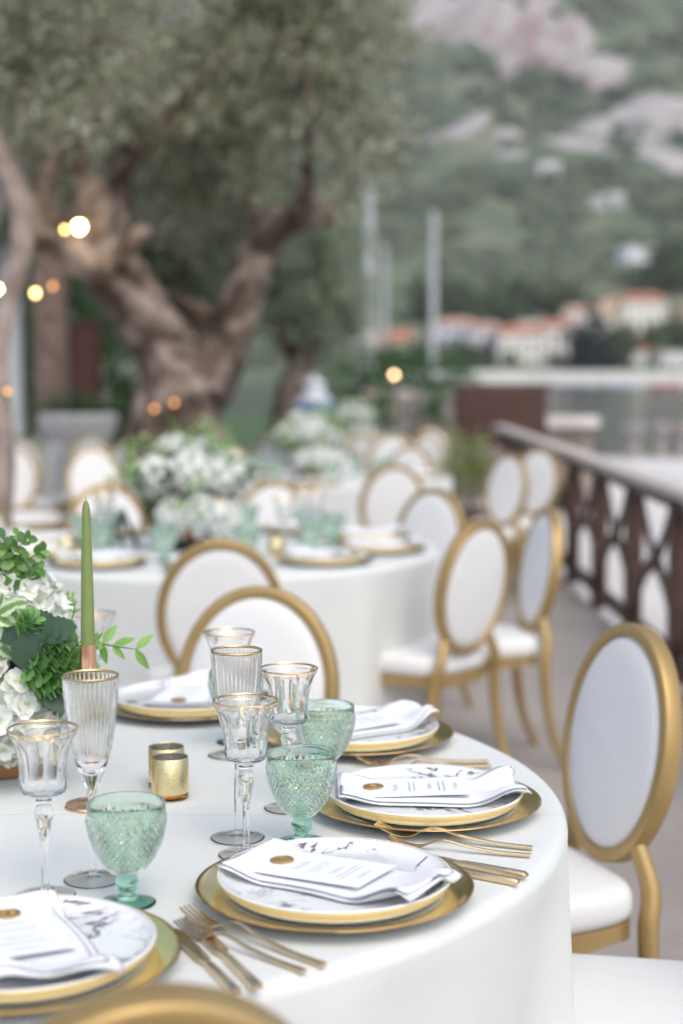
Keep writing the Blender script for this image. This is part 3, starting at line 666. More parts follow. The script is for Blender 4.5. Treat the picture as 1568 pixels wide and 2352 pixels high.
bl = [blob(*a) for a in [(120, 330, Z1, 150), (300, 250, Z1 + .3, 170), (480, 330, Z1 + .6, 140), (620, 380, Z1 + .4, 130), (760, 370, Z1 + .2, 105), (830, 260, Z1, 85), (845, 120, Z1, 80), (700, 230, Z1, 150), (560, 160, Z1, 170), (400, 120, Z1 - .4, 170), (200, 120, Z1 - .5, 190), (20, 180, Z1 - .3, 170),
    (700, 60, Z1, 170), (600, -10, Z1 - .3, 130), (310, -70, Z1 - .5, 150), (640, -120, Z1, 190), (150, -120, Z1 - .5, 200), (-60, 20, Z1, 180), (780, -40, Z1 + .3, 110), (430, 450, Z1 + .9, 105), (540, 470, Z1 + .9, 90), (380, 400, Z1 + .8, 100), (820, 350, Z1 + .1, 70), (860, 20, Z1 + .1, 60),
    (450, -250, Z1, 260), (750, -220, Z1, 200), (100, -300, Z1, 260), (300, -420, Z1, 260), (640, -380, Z1, 230), (430, 250, Z1 + 1.4, 180), (660, 160, Z1 + 1.5, 170), (200, 260, Z1 + 1.3, 190)]]
v, q = cloud(bl, 88000, .076, .019, seed=11, shell=.45, clump=17, cr=.23); obj('crown', fast_mesh('crown', v, q, OLIVE), ol)
# slender olive close on the left
Z2 = 6.6; g = on(-30, 865 + CAMH * F / Z2, 0); O2 = Vector((g.x, g.y, 0)); O_CUR = O2
o2 = empty('olive_tree', TR(O2), 'slender pale olive limb curving at the left picture edge', 'tree')
limb('trunk', [(-40, 1640, Z2, 58), (-26, 1300, Z2, 50), (-8, 1060, Z2, 44), (-6, 930, Z2, 34), (-4, 830, Z2, 24), (8, 740, Z2, 24), (34, 650, Z2, 24), (50, 570, Z2, 25), (46, 480, Z2, 27), (26, 410, Z2, 27), (0, 350, Z2, 26), (-40, 260, Z2, 22), (-60, 120, Z2, 18)], o2, BARKP, 21, .10, 16, 44, O2)
limb('limb', [(-40, 560, Z2 + .2, 24), (-12, 470, Z2 + .3, 22), (-8, 400, Z2 + .3, 20), (-30, 300, Z2 + .2, 18)], o2, BARKP, 22, .1, 14, 20, O2)
limb('limb', [(-30, 260, Z2, 16), (40, 190, Z2 + .1, 12), (120, 120, Z2 + .1, 8), (250, 90, Z2, 6), (330, 150, Z2 - .1, 3)], o2, BARKP, 23, .1, 12, 24, O2)
bl = [blob(*a) for a in [(20, 60, Z2, 120), (120, 160, Z2, 100), (60, 260, Z2, 80), (220, 60, Z2, 110), (330, 90, Z2 + .2, 80), (-40, 160, Z2, 120), (160, -30, Z2, 130), (360, -40, Z2 + .2, 110), (0, -100, Z2, 160), (250, -160, Z2, 160)]]
v, q = cloud(bl, 10000, .064, .0135, seed=12, shell=.2, clump=7, cr=.10); obj('crown', fast_mesh('crown', v, q, OLIVE), o2)
# pale olive further back
Z3 = 15.5; g = on(690, 865 + CAMH * F / Z3, 0); O3 = Vector((g.x, g.y, 0)); O_CUR = O3
o3 = empty('olive_tree', TR(O3), 'smaller pale grey olive tree standing behind the forked olive', 'tree')
limb('trunk', [(640, 1190, Z3, 42), (650, 1000, Z3, 38), (665, 920, Z3, 34), (690, 850, Z3, 30), (720, 790, Z3, 26), (735, 700, Z3, 18), (740, 600, Z3, 10)], o3, BARK, 31, .15, 14, 26, O3)
limb('limb', [(690, 850, Z3, 22), (660, 780, Z3, 18), (640, 700, Z3, 13), (630, 600, Z3, 8)], o3, BARK, 32, .15, 12, 18, O3)
bl = [blob(*a) for a in [(700, 620, Z3, 100), (745, 555, Z3, 70), (640, 560, Z3, 90), (740, 700, Z3, 90), (762, 660, Z3, 45), (650, 720, Z3, 70), (720, 790, Z3, 65), (770, 750, Z3, 45), (600, 640, Z3, 80), (690, 500, Z3, 90), (745, 610, Z3, 60)]]
v, q = cloud(bl, 20000, .075, .024, seed=13, clump=9, cr=.2); obj('crown', fast_mesh('crown', v, q, OLIVE2), o3)
Z4 = 14.5; g = on(400, 865 + CAMH * F / Z4, 0); O4 = Vector((g.x, g.y, 0)); O_CUR = O4
o4 = empty('olive_tree', TR(O4), 'dark leafy olive tree seen through the fork of the big trunk', 'tree')
limb('trunk', [(440, 1210, Z4, 40), (440, 900, Z4, 34), (430, 760, Z4, 24), (420, 600, Z4, 12)], o4, BARK, 41, .15, 14, 20, O4)
bl = [blob(*a) for a in [(400, 600, Z4, 100), (470, 620, Z4, 90), (330, 600, Z4, 70), (430, 540, Z4, 100), (520, 560, Z4, 80), (400, 480, Z4, 110), (460, 700, Z4, 50), (250, 520, Z4 + 1, 120), (560, 480, Z4, 90), (100, 480, Z4 + 1, 130)]]
v, q = cloud(bl, 20000, .075, .024, seed=14, clump=9, cr=.2); obj('crown', fast_mesh('crown', v, q, leafy('dark_olive_leaf', [(.09, .115, .07), (.14, .17, .11), (.20, .22, .15), (.10, .12, .075)], .55, .22)), o4)

# ---------------------------------------------------------------- warm string lights
def lights(label, pts, parent_at):
    st = empty('string_lights', TR(parent_at), label, 'string lights', 'warm lights in the olive trees')
    path = []
    for i, (x, y, Z, r, m) in enumerate(pts):
        p = at(x, y, Z) - parent_at
        path.append(p + Vector((0, 0, r * 1.9)))
        bb = MB(); bb.ball((0, 0, 0), r, 14, 10, sc=(1, 1, 1.15)); o_ = obj('bulb', bb.mesh('bulb', m), st, TR(p))
        bb = MB(); bb.lathe([(0, r * .9), (r * .5, r * .9), (r * .5, r * 1.9), (0, r * 1.9)], 10); bb.build('socket', mat('black_plastic', (.02, .02, .02), .5), o_)
    wp = []
    for a, b_ in zip(path, path[1:]):
        for u in np.linspace(0, 1, 8, endpoint=False): wp.append(a.lerp(b_, u) + Vector((0, 0, -.06 * sin(pi * u))))
    wp.append(path[-1]); bb = MB(); bb.tube(wp, .004, 5); bb.build('wire', mat('black_plastic', (.02, .02, .02), .5), st)
lights('bright pair of warm bulbs in the crook of the big olive', [(183, 521, Z1 - .78, .028, BULBH), (150, 527, Z1 - .76, .014, BULB)], at(165, 500, Z1 - .78))
lights('warm bulbs strung behind the slender olive limb', [(-6, 664, 9.0, .017, BULBH), (82, 673, 9.2, .018, BULB), (121, 657, 9.3, .015, BULBD)], at(60, 640, 9.2))
lights('dim amber bulbs wound round the foot of the big olive', [(355, 938, Z1 - .47, .014, BULBD), (400, 925, Z1 - .45, .014, BULBD)], at(380, 930, Z1 - .46))
lights('single amber bulb low on the slender olive trunk', [(18, 899, Z2 - .14, .009, BULBD), (3, 935, Z2 - .12, .005, BULBD)], at(10, 900, Z2 - .12))
p = at(905, 861, 20.0); ld = empty('garden_lamp', TR((p.x, p.y, 0)), 'round warm garden lamp above the brown stone wall', 'lamp')
b = MB(); b.tube([(0, 0, 0), (0, 0, p.z - .03)], .02, 8); b.build('pole', mat('black_plastic'), ld)
b = MB(); b.ball((0, 0, p.z), .032, 16, 10); b.build('bulb', bulb_mat('bulb_peach', (1, .55, .30), 7), ld)
# ---------------------------------------------------------------- linen covered tables
T1 = Vector((-.505, 2.235, 0)); T2 = Vector((-.48, 5.57, 0)); T3 = Vector((-.15, 9.47, 0)); T4 = Vector((.05, 13.9, 0)); T5 = Vector((-3.0, 12.9, 0))
TH, TR_ = .76, .83
def cloth(c, label, m, seed, nth=220, R0=TR_, fold=1.0):
    rr = random.Random(seed); ph = [(k, rr.uniform(0, 6.28), rr.uniform(.5, 1)) for k in (5, 9, 14, 19, 27)]
    rings = [(0, TH, 0)] + [(R0 * u, TH, 0) for u in (.2, .4, .6, .75, .86, .93, .965)]
    for i in range(1, 9):
        a = i / 8 * pi / 2; f = .020; rings.append((R0 - f + f * sin(a), TH - f + f * cos(a), 0))
    n = 26
    for i in range(1, n + 1):
        u = i / n; rings.append((R0 + .004 * u, (TH - .020) * (1 - u) + .012 * u, u))
    V = []; fs = []
    for j, (r, z, u) in enumerate(rings):
        for k in range(nth):
            a = 2 * pi * k / nth
            f_ = sum(w_ * sin(q * a + p + .6 * u * sin(3 * a + p)) for q, p, w_ in ph) / 3.2
            f_ = f_ + .5 * max(0, f_) ** 2
            amp = fold * .034 * u ** .7 * (1 - .15 * u)
            dz = .0012 * noise.noise(Vector((r * cos(a) * 5 + seed, r * sin(a) * 5, 0))) if u == 0 else 0
            q_ = r + amp * (f_ - .55) 
            V.append((q_ * cos(a), q_ * sin(a), z + dz))
    for j in range(len(rings) - 1):
        for k in range(nth):
            k2 = (k + 1) % nth; fs.append((j * nth + k, j * nth + k2, (j + 1) * nth + k2, (j + 1) * nth + k))
    o = obj('tablecloth', fast_mesh('tablecloth', V, fs, m, True)); o.location = c
    return tag(o, label, 'tablecloth', 'white cloths over the round tables')
c1 = cloth(T1, 'white floor length cloth over the nearest round table with a crease across', CLOTH1, 3, 320, fold=1.6)
cloth(T2, 'white cloth over the second round table behind the two overlapping chairs', CLOTH, 4)
cloth(T3, 'white cloth over the third round table beneath the second flower arrangement', CLOTH, 5)
cloth(T4, 'white cloth over the far round table in front of the brown wooden counter', CLOTH, 6, 120)
cloth(T5, 'white cloth over the far table before the stone planter', CLOTH, 7, 120)

# ---------------------------------------------------------------- gold oval-back chairs; +X faces the table
def outline(a, s=1.0):
    ca, sa = cos(a), sin(a); e = .42
    x = .205 * (abs(ca) ** e) * (1 if ca > 0 else -1); y = .205 * (abs(sa) ** e) * (1 if sa > 0 else -1)
    y *= 1 + .13 * x / .205
    if x > 0: x += .02 * (1 - (y / .23) ** 2)
    return x * s, y * s
def make_chair(M, label):
    ch = empty('banquet_chair', M, label, 'chair', 'gold oval back chairs')
    ns = 48
    def ringed(rings, close=True):
        b = MB(); V = []; fs = []
        for s_, z in rings:
            for k in range(ns): x, y = outline(2 * pi * k / ns, s_); V.append((x, y, z))
        for j in range(len(rings) - 1):
            for k in range(ns): k2 = (k + 1) % ns; fs.append((j * ns + k, j * ns + k2, (j + 1) * ns + k2, (j + 1) * ns + k))
        b.add(V, fs); return b
    ringed([(0.001, .474), (.3, .474), (.6, .4725), (.8, .470), (.91, .4665), (.96, .461), (.985, .453), (.998, .441), (1.0, .425), (.99, .412), (.95, .405), (.001, .405)]).build('seat', UPH, ch, sharp=None)
    b = MB(); V = []; fs = []
    for k in range(ns):
        a = 2 * pi * k / ns
        for s_, zz in ((.985, 0), (.985, 1), (.88, 1), (.88, 0)):
            x, y = outline(a, s_); dip = .03 * (max(0, abs(x) / .2 - .55) / .45) ** 2 + .02 * (max(0, abs(y) / .2 - .8) / .2) ** 2
            V.append((x, y, .406 if zz else .378 - dip * .6))
    for k in range(ns):
        for q in range(4): fs.append((k * 4 + q, k * 4 + (q + 1) % 4, ((k + 1) % ns) * 4 + (q + 1) % 4, ((k + 1) % ns) * 4 + q))
    b.add(V, fs); b.build('seat_rail', GOLDP, ch, sharp=50)
    tl = R(9); Cb = Vector((-.238, 0, .690)); up = Vector((-sin(tl), 0, cos(tl))); nn = Vector((cos(tl), 0, sin(tl))); yy = Vector((0, 1, 0))
    WO, HO = .186, .226
    b = MB(); V = []; fs = []; N = 72; pr = []
    hw, hd, rc = .0130, .0190, .006
    for cx_, cz_ in ((1, 1), (-1, 1), (-1, -1), (1, -1)):
        for i in range(3):
            a0 = {(1, 1): 0, (-1, 1): 90, (-1, -1): 180, (1, -1): 270}[(cx_, cz_)]; a = R(a0 + 45 * i)
            pr.append((cx_ * (hw - rc) + rc * cos(a), cz_ * (hd - rc) + rc * sin(a)))
    npr = len(pr)
    for k in range(N):
        a = 2 * pi * k / N; tx, tz = cos(a), sin(a)
        nrm = Vector((tx / (WO - hw), tz / (HO - hw))).normalized()
        for pu, pd in pr:
            y_ = (WO - hw) * tx + nrm.x * pu; z_ = (HO - hw) * tz + nrm.y * pu
            V.append(Cb + yy * y_ + up * z_ + nn * pd)
    for k in range(N):
        for q in range(npr): fs.append((k * npr + q, k * npr + (q + 1) % npr, ((k + 1) % N) * npr + (q + 1) % npr, ((k + 1) % N) * npr + q))
    b.add(V, fs); b.build('back_frame', GOLDP, ch, sharp=50)
    b = MB(); V = []; fs = []; rg = [(.001, .026), (.35, .0255), (.65, .024), (.85, .021), (.95, .017), (1.0, .010), (1.0, -.010), (.95, -.015), (.8, -.018), (.001, -.019)]
    for s_, d in rg:
        for k in range(N):
            a = 2 * pi * k / N; V.append(Cb + yy * ((WO - .024) * s_ * cos(a)) + up * ((HO - .024) * s_ * sin(a)) + nn * d)
    for j in range(len(rg) - 1):
        for k in range(N): fs.append((j * N + k, j * N + (k + 1) % N, (j + 1) * N + (k + 1) % N, (j + 1) * N + k))
    b.add(V, fs); b.build('backrest', UPH, ch, sharp=None)
    for sg in (-1, 1):
        b = MB(); st = Cb + yy * (sg * .118) + up * (-.165)
        P, r_ = smooth_path([st, (-.222, sg * .150, .45), (-.208, sg * .166, .38), (-.212, sg * .174, .26), (-.238, sg * .180, .12), (-.290, sg * .186, .0)], [.0165, .0185, .0195, .018, .0155, .0125], 22)
        b.tube(P, r_, 12); b.build('leg', GOLDP, ch)
        b = MB(); b.tube([(.175, sg * .178, .40), (.178, sg * .181, .37), (.182, sg * .184, .33), (.185, sg * .186, .30), (.19, sg * .19, .0)], [.020, .0215, .0185, .0165, .0105], 14); b.build('leg', GOLDP, ch)
    return ch
def cm(x, y, face): return TR((x, y, 0), face)
def around(c, deg, r=1.18, tw=0): a = R(deg); r = r - .238; return cm(c.x + r * cos(a), c.y + r * sin(a), a + pi + R(tw))
def atc(X, Z, c, tw=0):
    y = Z - .04; f = atan2(c.y - y, c.x - X) + R(tw); return cm(X + .238 * cos(f), y + .238 * sin(f), f)
ch0 = make_chair(around(T1, -72, 1.125), 'gold chair nearest the camera with only the arc of its back showing')
for M, lb in [
    (around(T1, -3.5, 1.19), 'chair cut by the right edge, mostly its white seat showing'),
    (around(T1, 34.6, 1.215, -15), 'large gold oval back chair right of the nearest table facing it'),
    (around(T1, 74.5, 1.19), 'gold chair across the nearest table, front one of two overlapping backs'),
    (atc(-.350, 4.48, T2), 'gold chair behind the overlapping front one, tucked under the second table'),
    (atc(.43, 5.07, T2, -10), 'chair right of the second table seen from behind with its long white seat'),
    (atc(.71, 5.55, T2, 13), 'chair seen edge on behind the one with the long white seat'),
    (atc(.37, 6.5, T2), 'chair facing the camera across the second table, its grey back above the plates'),
    (atc(-1.42, 6.1, T2), 'chair at the left picture edge beside the second table'),
    (atc(-1.02, 6.75, T2), 'chair half hidden behind glasses on the left of the second table'),
    (atc(-.30, 6.9, T2), 'chair hidden behind the first flower arrangement of the second table'),
    (atc(.27, 8.3, T3), 'chair with its back to the camera at the third table, left of the railing chairs'),
    (atc(1.00, 9.4, T3, 39), 'upright white oval chair facing the third table near the railing'),
    (atc(1.27, 10.1, T3, 22), 'narrow turned chair right behind the upright oval one by the railing'),
    (atc(-.85, 8.65, T3), 'chair on the left near side of the third table'),
    (atc(.45, 10.5, T3), 'chair on the far right side of the third table'),
    (atc(-.75, 10.5, T3), 'chair on the far left side of the third table'),
    (atc(.82, 14.3, T4, 50), 'far chair standing alone before the brown wooden counter'),
    (atc(.15, 12.75, T4), 'far chair back on the near side of the last table'),
    (atc(.70, 12.9, T4), 'far chair on the near right side of the last table'),
    (atc(.25, 15.1, T4), 'far chair on the far side of the last table'),
    (atc(-.55, 13.0, T4), 'far chair on the left side of the last table beside the blue jar'),
    (cm(-2.36, 11.5, R(290)), 'white chair back before the stone planter, turned to the camera'),
    (cm(-2.12, 10.3, R(300)), 'white chair back close to the left picture edge before the planter'),
    (cm(-2.02, 12.2, R(268)), 'far chair facing the camera in front of the palm trunk'),
    (cm(-1.62, 11.4, R(262)), 'far chair facing the camera just left of the big olive trunk'),
    (cm(-1.58, 10.0, R(285)), 'narrow white chair back standing alone left of the first flowers'),
    (cm(-.02, 12.3, R(280)), 'far chair facing the camera right of the blue jar'),
    (cm(.38, 12.2, R(265)), 'far chair facing the camera between the jar and the stone wall')]:
    dup(ch0, M, lb)
# ---------------------------------------------------------------- tableware
def spl(pts, n):
    P = [Vector((p[0], p[1], 0)) for p in pts]; q, _ = smooth_path(P, [0] * len(P), n); return [(max(0, p.x), p.y) for p in q]
CHG = MB(); CHG.lathe([(0, .005), (.108, .005), (.114, .0055), (.120, .0070), (.130, .0094), (.150, .0150), (.160, .0177), (.1632, .0186), (.1648, .0184), (.1650, .0174), (.160, .0157), (.135, .0078), (.118, .002), (.108, 0), (0, 0)], 96,
    mis=[3] * 4 + [0] * 2 + [1, 1, 1] + [2] * 5)
CHG = CHG.mesh('charger_plate', [GOLDM, GOLDR, mat('charger_underside', (.60, .59, .53), .15), mat('charger_glass_well', (.76, .76, .71), .08, Coat_Weight=.5)], sharp=60)
PLT = MB(); PLT.lathe([(0, .001), (.080, .001), (.083, 0), (.086, .001), (.0875, .0026), (.114, .0036), (.126, .0078), (.1345, .0148), (.1380, .0200), (.1392, .0242), (.1388, .0257), (.1375, .0261), (.1364, .0256), (.1357, .0250), (.1335, .0220), (.128, .0186), (.117, .0158), (.10, .0150), (0, .0148)], 96,
    mis=[0] * 6 + [0, 2, 2, 0, 0, 0, 3, 0] + [1] * 4)
PLT = PLT.mesh('dinner_plate', [PORC, MARB, BEIGE, mat('plate_line', (.36, .30, .40), .3)], sharp=60)
def sm(a, b_, x): x = min(1, max(0, (x - a) / (b_ - a))); return x * x * (3 - 2 * x)
def nap_z(u, v, seed):
    r = sqrt(u * u + v * v)
    z = .0198 + .0125 * sm(.085, .137, r) - .010 * sm(.139, .165, r)
    z += .0016 * noise.noise(Vector((u * 14 + seed, v * 14, 0)))
    t_ = sm(.055, .125, u)
    z += t_ * (.005 + .0055 * sin(v * 58 + seed * 2.1 + u * 22) + .006 * sin(v * 31 + seed + 1.2) + .005 * noise.noise(Vector((u * 22, v * 22, seed))))
    return z
def make_napkin(seed):
    b = MB()
    for layer, (u0, u1, v0, v1, zb, th) in enumerate([(-.126, .140, -.066, .066, .0005, .0042), (-.121, .134, -.063, .056, .0049, .0038)]):
        nu, nv = 44, 22; V = []; fs = []
        def pt(i, j, top):
            u = u0 + (u1 - u0) * i / nu; v = v0 + (v1 - v0) * j / nv
            v = v * (1 + .10 * sm(.06, .15, u) * sin(seed * 3 + layer)) + .010 * sm(.06, .15, u) * sin(seed) + .003 * sin(u * 30 + seed)
            u_ = u + .006 * sin(v * 40 + seed) * sm(.05, .15, u) - .10 * max(0, u - .09) * (.5 + .5 * sin(v * 40 + seed * 1.7 + layer))
            ed = min(1, min(i, nu - i, j * .9, (nv - j) * .9) / 1.6); t_ = th * sqrt(max(0, 1 - (1 - ed) ** 2))
            return (u_, v, nap_z(u, v, seed) + zb + (th / 2 + t_ / 2 if top else th / 2 - t_ / 2))
        for top in (1, 0):
            for i in range(nu + 1):
                for j in range(nv + 1): V.append(pt(i, j, top))
        o = (nu + 1) * (nv + 1); ix = lambda i, j: i * (nv + 1) + j
        for i in range(nu):
            for j in range(nv):
                fs.append((ix(i, j), ix(i + 1, j), ix(i + 1, j + 1), ix(i, j + 1))); fs.append((o + ix(i, j), o + ix(i, j + 1), o + ix(i + 1, j + 1), o + ix(i + 1, j)))
        for i in range(nu):
            for j in (0, nv): fs.append((ix(i, j), ix(i + 1, j), o + ix(i + 1, j), o + ix(i, j)))
        for j in range(nv):
            for i in (0, nu): fs.append((ix(i, j), ix(i, j + 1), o + ix(i, j + 1), o + ix(i, j)))
        b.add(V, fs)
    return b.mesh('napkin', NAPK, True, None)
NAPS = [make_napkin(s) for s in (1.0, 2.3, 3.7)]
def ribbon(b, pts, w_, z):
    for p, q in zip(pts, pts[1:]):
        d = Vector((q[0] - p[0], q[1] - p[1])); 
        if d.length < 1e-6: continue
        n = Vector((-d.y, d.x)).normalized() * w_ / 2
        b.add([(p[0] + n.x, p[1] + n.y, z), (p[0] - n.x, p[1] - n.y, z), (q[0] - n.x, q[1] - n.y, z), (q[0] + n.x, q[1] + n.y, z)], [(0, 1, 2, 3)])
def script_word(b, u0, half, amp, seed, w_=.00075, lead=True):    # a word in joined handwriting, running along +v
    rr = random.Random(seed); pts = []; n = int(half * 2 / (amp * .9)); v = -half
    for i in range(n * 8):
        tt = i / (n * 8); lp = i / 8 * 2 * pi
        big = 2.1 if (lead and i < 9) else (1.7 if int(i / 8) % 4 == rr.randrange(4) else 1)
        pts.append((u0 - amp * big * (.5 + .5 * sin(lp)) , v + amp * .35 * cos(lp))); v += half * 2 / (n * 8)
    ribbon(b, pts, w_, 0)
CARD = MB(); CARD.box((0, 0, 0), (.165, .092, .0009), bev=.0002); CARD = CARD.mesh('menu_card', PAPER, False)
TXT = MB()
script_word(TXT, -.030, .017, .0042, 3); 
for i, (u, h) in enumerate([(-.012, .026), (-.005, .022)]): script_word(TXT, u, h, .0014, 10 + i, .0004, False)
script_word(TXT, .018, .015, .0036, 5)
for i, (u, h) in enumerate([(.030, .024), (.037, .028)]): script_word(TXT, u, h, .0014, 20 + i, .0004, False)
script_word(TXT, .055, .016, .0036, 6)
TXT = TXT.mesh('lettering', INK, False)
SEALM = MB(); SEALM.lathe([(0, 0), (.0138, 0), (.0146, .0008), (.0146, .0020), (.0136, .0029), (.0122, .0030), (.0116, .0023), (0, .0022)], 32, fn=lambda j, a: 1 + .022 * sin(3 * a + 1) + .012 * sin(7 * a)); SEALM = SEALM.mesh('wax_seal', SEAL)
MONO = MB()
def stroke(pts):
    for p, q in zip(pts, pts[1:]):
        P, Q_ = Vector((p[0], p[1], .0026)), Vector((q[0], q[1], .0026)); MONO.tube([P, Q_], .00065, 6)
stroke([(.004, -.0075), (-.005, -.0040), (.004, -.0012)]); stroke([(.001, -.0062), (.001, -.0024)])                       # A
stroke([(-.003, .0006), (-.001, .0022), (.0005, .0004), (.003, .0006), (.0042, .0020)])                                    # ampersand
stroke([(-.005, .0072), (-.005, .0035), (.004, .0035), (.004, .0072)]); stroke([(-.0005, .0035), (-.0005, .0066)])         # E
MONO = MONO.mesh('monogram', SEAL)
def make_fork(L):
    b = MB(); P = [(0, .0028), (.05, .0040), (.095, .0095), (.118, .0150), (.135, .0162), (.150, .0110), (.163, .0052), (.176, .0040)]
    s_ = L / .213; W = [.0050, .0046, .0040, .0034, .0034, .0045, .0095, .0118]; T_ = [.0024, .0022, .0020, .0017, .0015, .0013, .0011, .0010]
    n = 30; V = []; fs = []; pp, _ = smooth_path([Vector((p[0], 0, p[1])) for p in P], [0] * 8, n); _, ww = smooth_path([Vector((p[0], 0, p[1])) for p in P], W, n); _, tt = smooth_path([Vector((p[0], 0, p[1])) for p in P], T_, n)
    for p, w_, t_ in zip(pp, ww, tt):
        c_ = .55
        for y, z in ((1, -.6), (1, .3), (c_, 1), (-c_, 1), (-1, .3), (-1, -.6)): V.append((p.x, y * w_, p.z + z * t_))
    for i in range(n - 1):
        for k in range(6): fs.append((i * 6 + k, i * 6 + (k + 1) % 6, (i + 1) * 6 + (k + 1) % 6, (i + 1) * 6 + k))
    fs += [tuple(range(6)), tuple((n - 1) * 6 + k for k in range(6))]; b.add(V, fs)
    for k in range(4):
        y = (k - 1.5) * .0062; V = []; fs = []; m_ = 6
        for i in range(m_ + 1):
            u = i / m_; x = .1745 + .0385 * u; z = .0040 + .0130 * u ** 1.6; hw = .0020 * (1 - .45 * u ** 3)
            for yy_, zz in ((hw, -.0009), (hw, .0009), (-hw, .0009), (-hw, -.0009)): V.append((x, y + yy_, z + zz))
        for i in range(m_):
            for q in range(4): fs.append((i * 4 + q, i * 4 + (q + 1) % 4, i * 4 + 4 + (q + 1) % 4, i * 4 + 4 + q))
        fs += [(0, 1, 2, 3), tuple(m_ * 4 + q for q in (3, 2, 1, 0))]; b.add(V, fs)
    b.v = [(x * s_, y * s_, z * s_) for x, y, z in b.v]; return b.mesh('fork', CUTL, True, 35)
FORK, FORKS = make_fork(.213), make_fork(.186)
def make_knife(L):
    b = MB(); st = [(0, .0056, .0024), (.004, .0064, .0044), (.03, .0060, .0044), (.085, .0050, .0038), (.096, .0036, .0028), (.102, .0050, .0026), (.112, .0086, .0018), (.16, .0094, .0013), (.20, .0088, .0010), (.218, .0060, .0008), (.226, .0020, .0007)]
    V = []; fs = []
    for x, w_, t_ in st:
        for y, z in ((1, -.7), (1, .5), (.6, 1), (-.6, 1), (-1, .5), (-1, -.7)): V.append((x, y * w_, .0036 + z * t_))
    for i in range(len(st) - 1):
        for k in range(6): fs.append((i * 6 + k, i * 6 + (k + 1) % 6, (i + 1) * 6 + (k + 1) % 6, (i + 1) * 6 + k))
    fs += [tuple(range(6)), tuple((len(st) - 1) * 6 + k for k in range(6))]; b.add(V, fs); s_ = L / .226
    b.v = [(x * s_, y * s_, z) for x, y, z in b.v]; return b.mesh('knife', CUTL, True, 30)
KNIFE, KNIFES = make_knife(.226), make_knife(.20)
# green goblet: diamond facets cut into the bowl
def make_goblet(n=32, nb=None):
    b = MB(); rp_ = [(.035, .0150), (.045, .0245), (.055, .0318), (.065, .0370), (.080, .0424), (.095, .0455), (.108, .0468)]
    def rad(z):
        for (z0, r0), (z1, r1) in zip(rp_, rp_[1:]):
            if z <= z1:
                u = (z - z0) / (z1 - z0); return r0 + (r1 - r0) * u
        return rp_[-1][1]
    zs = [.0405]
    while zs[-1] < .0995: zs.append(zs[-1] + max(.0022, min(.0058, .122 * rad(zs[-1]))))
    zs = [.0405 + (z - .0405) * (.0995 - .0405) / (zs[-1] - .0405) for z in zs]; zs.append(.1085)
    V, fs, rows = [], [], []
    low = [(.010, .0055), (.018, .0036), (.026, .0012), (.031, .0002)] + spl([(.0325, .0002), (.0335, .0012), (.0320, .0026), (.022, .0055), (.012, .0095), (.0082, .0135)], 10) + spl([(.0088, .0148), (.0128, .0190), (.0142, .0250), (.0128, .0310), (.0088, .0348)], 9) + [(.0110, .0362), (.0160, .0375), (.0205, .0395)]
    S = 2 * n
    V.append((0, 0, .0068)); 
    for r, z in low: rows.append((len(V), 0)); V += [(r * cos(2 * pi * k / S), r * sin(2 * pi * k / S), z) for k in range(S)]
    nl = len(rows)
    for j, z in enumerate(zs):
        rows.append((len(V), 1)); A = min(.0016, .036 * rad(z)) if 0 < j < len(zs) - 1 else 0
        V += [((rad(z) + (A if (k + j) % 2 else -A * .25)) * cos(2 * pi * k / S), (rad(z) + (A if (k + j) % 2 else -A * .25)) * sin(2 * pi * k / S), z) for k in range(S)]
    for r, z in [(.0464, .1095), (.0460, .115), (.0457, .1205), (.0452, .1222), (.0444, .1225), (.0437, .1215)] + [(rad(z) - .0036 if z < .108 else .0430, z) for z in (.115, .108, .100, .090, .080, .070, .060, .052, .047)] + [(.013, .0435)]:
        rows.append((len(V), 0)); V += [(r * cos(2 * pi * k / S), r * sin(2 * pi * k / S), z) for k in range(S)]
    V.append((0, 0, .0425)); last = len(V) - 1; flat = []
    for k in range(S): fs.append((0, rows[0][0] + (k + 1) % S, rows[0][0] + k))
    for j in range(len(rows) - 1):
        a, b2 = rows[j][0], rows[j + 1][0]; fac = rows[j][1] and rows[j + 1][1]
        for k in range(S):
            k2 = (k + 1) % S
            if fac:
                jj = j - nl
                if (k + jj) % 2 == 0: fs += [(a + k, a + k2, b2 + k2), (a + k, b2 + k2, b2 + k)]
                else: fs += [(a + k, a + k2, b2 + k), (a + k2, b2 + k2, b2 + k)]
                flat += [len(fs) - 1, len(fs) - 2]
            else: fs.append((a + k, a + k2, b2 + k2, b2 + k))
    for k in range(S): fs.append((last, rows[-1][0] + k, rows[-1][0] + (k + 1) % S))
    me = bpy.data.meshes.new('goblet'); me.from_pydata(V, [], fs); me.materials.append(GREENG); me.materials.append(GREENS); me.polygons.foreach_set('material_index', [1 if max(V[i][2] for i in f) < .0385 else 0 for f in fs])
    bm = bmesh.new(); bm.from_mesh(me); bmesh.ops.recalc_face_normals(bm, faces=bm.faces); bm.to_mesh(me); bm.free()
    sm_ = np.ones(len(fs), bool); sm_[flat] = False; me.polygons.foreach_set('use_smooth', sm_); me.update(); return me
GOB = make_goblet()
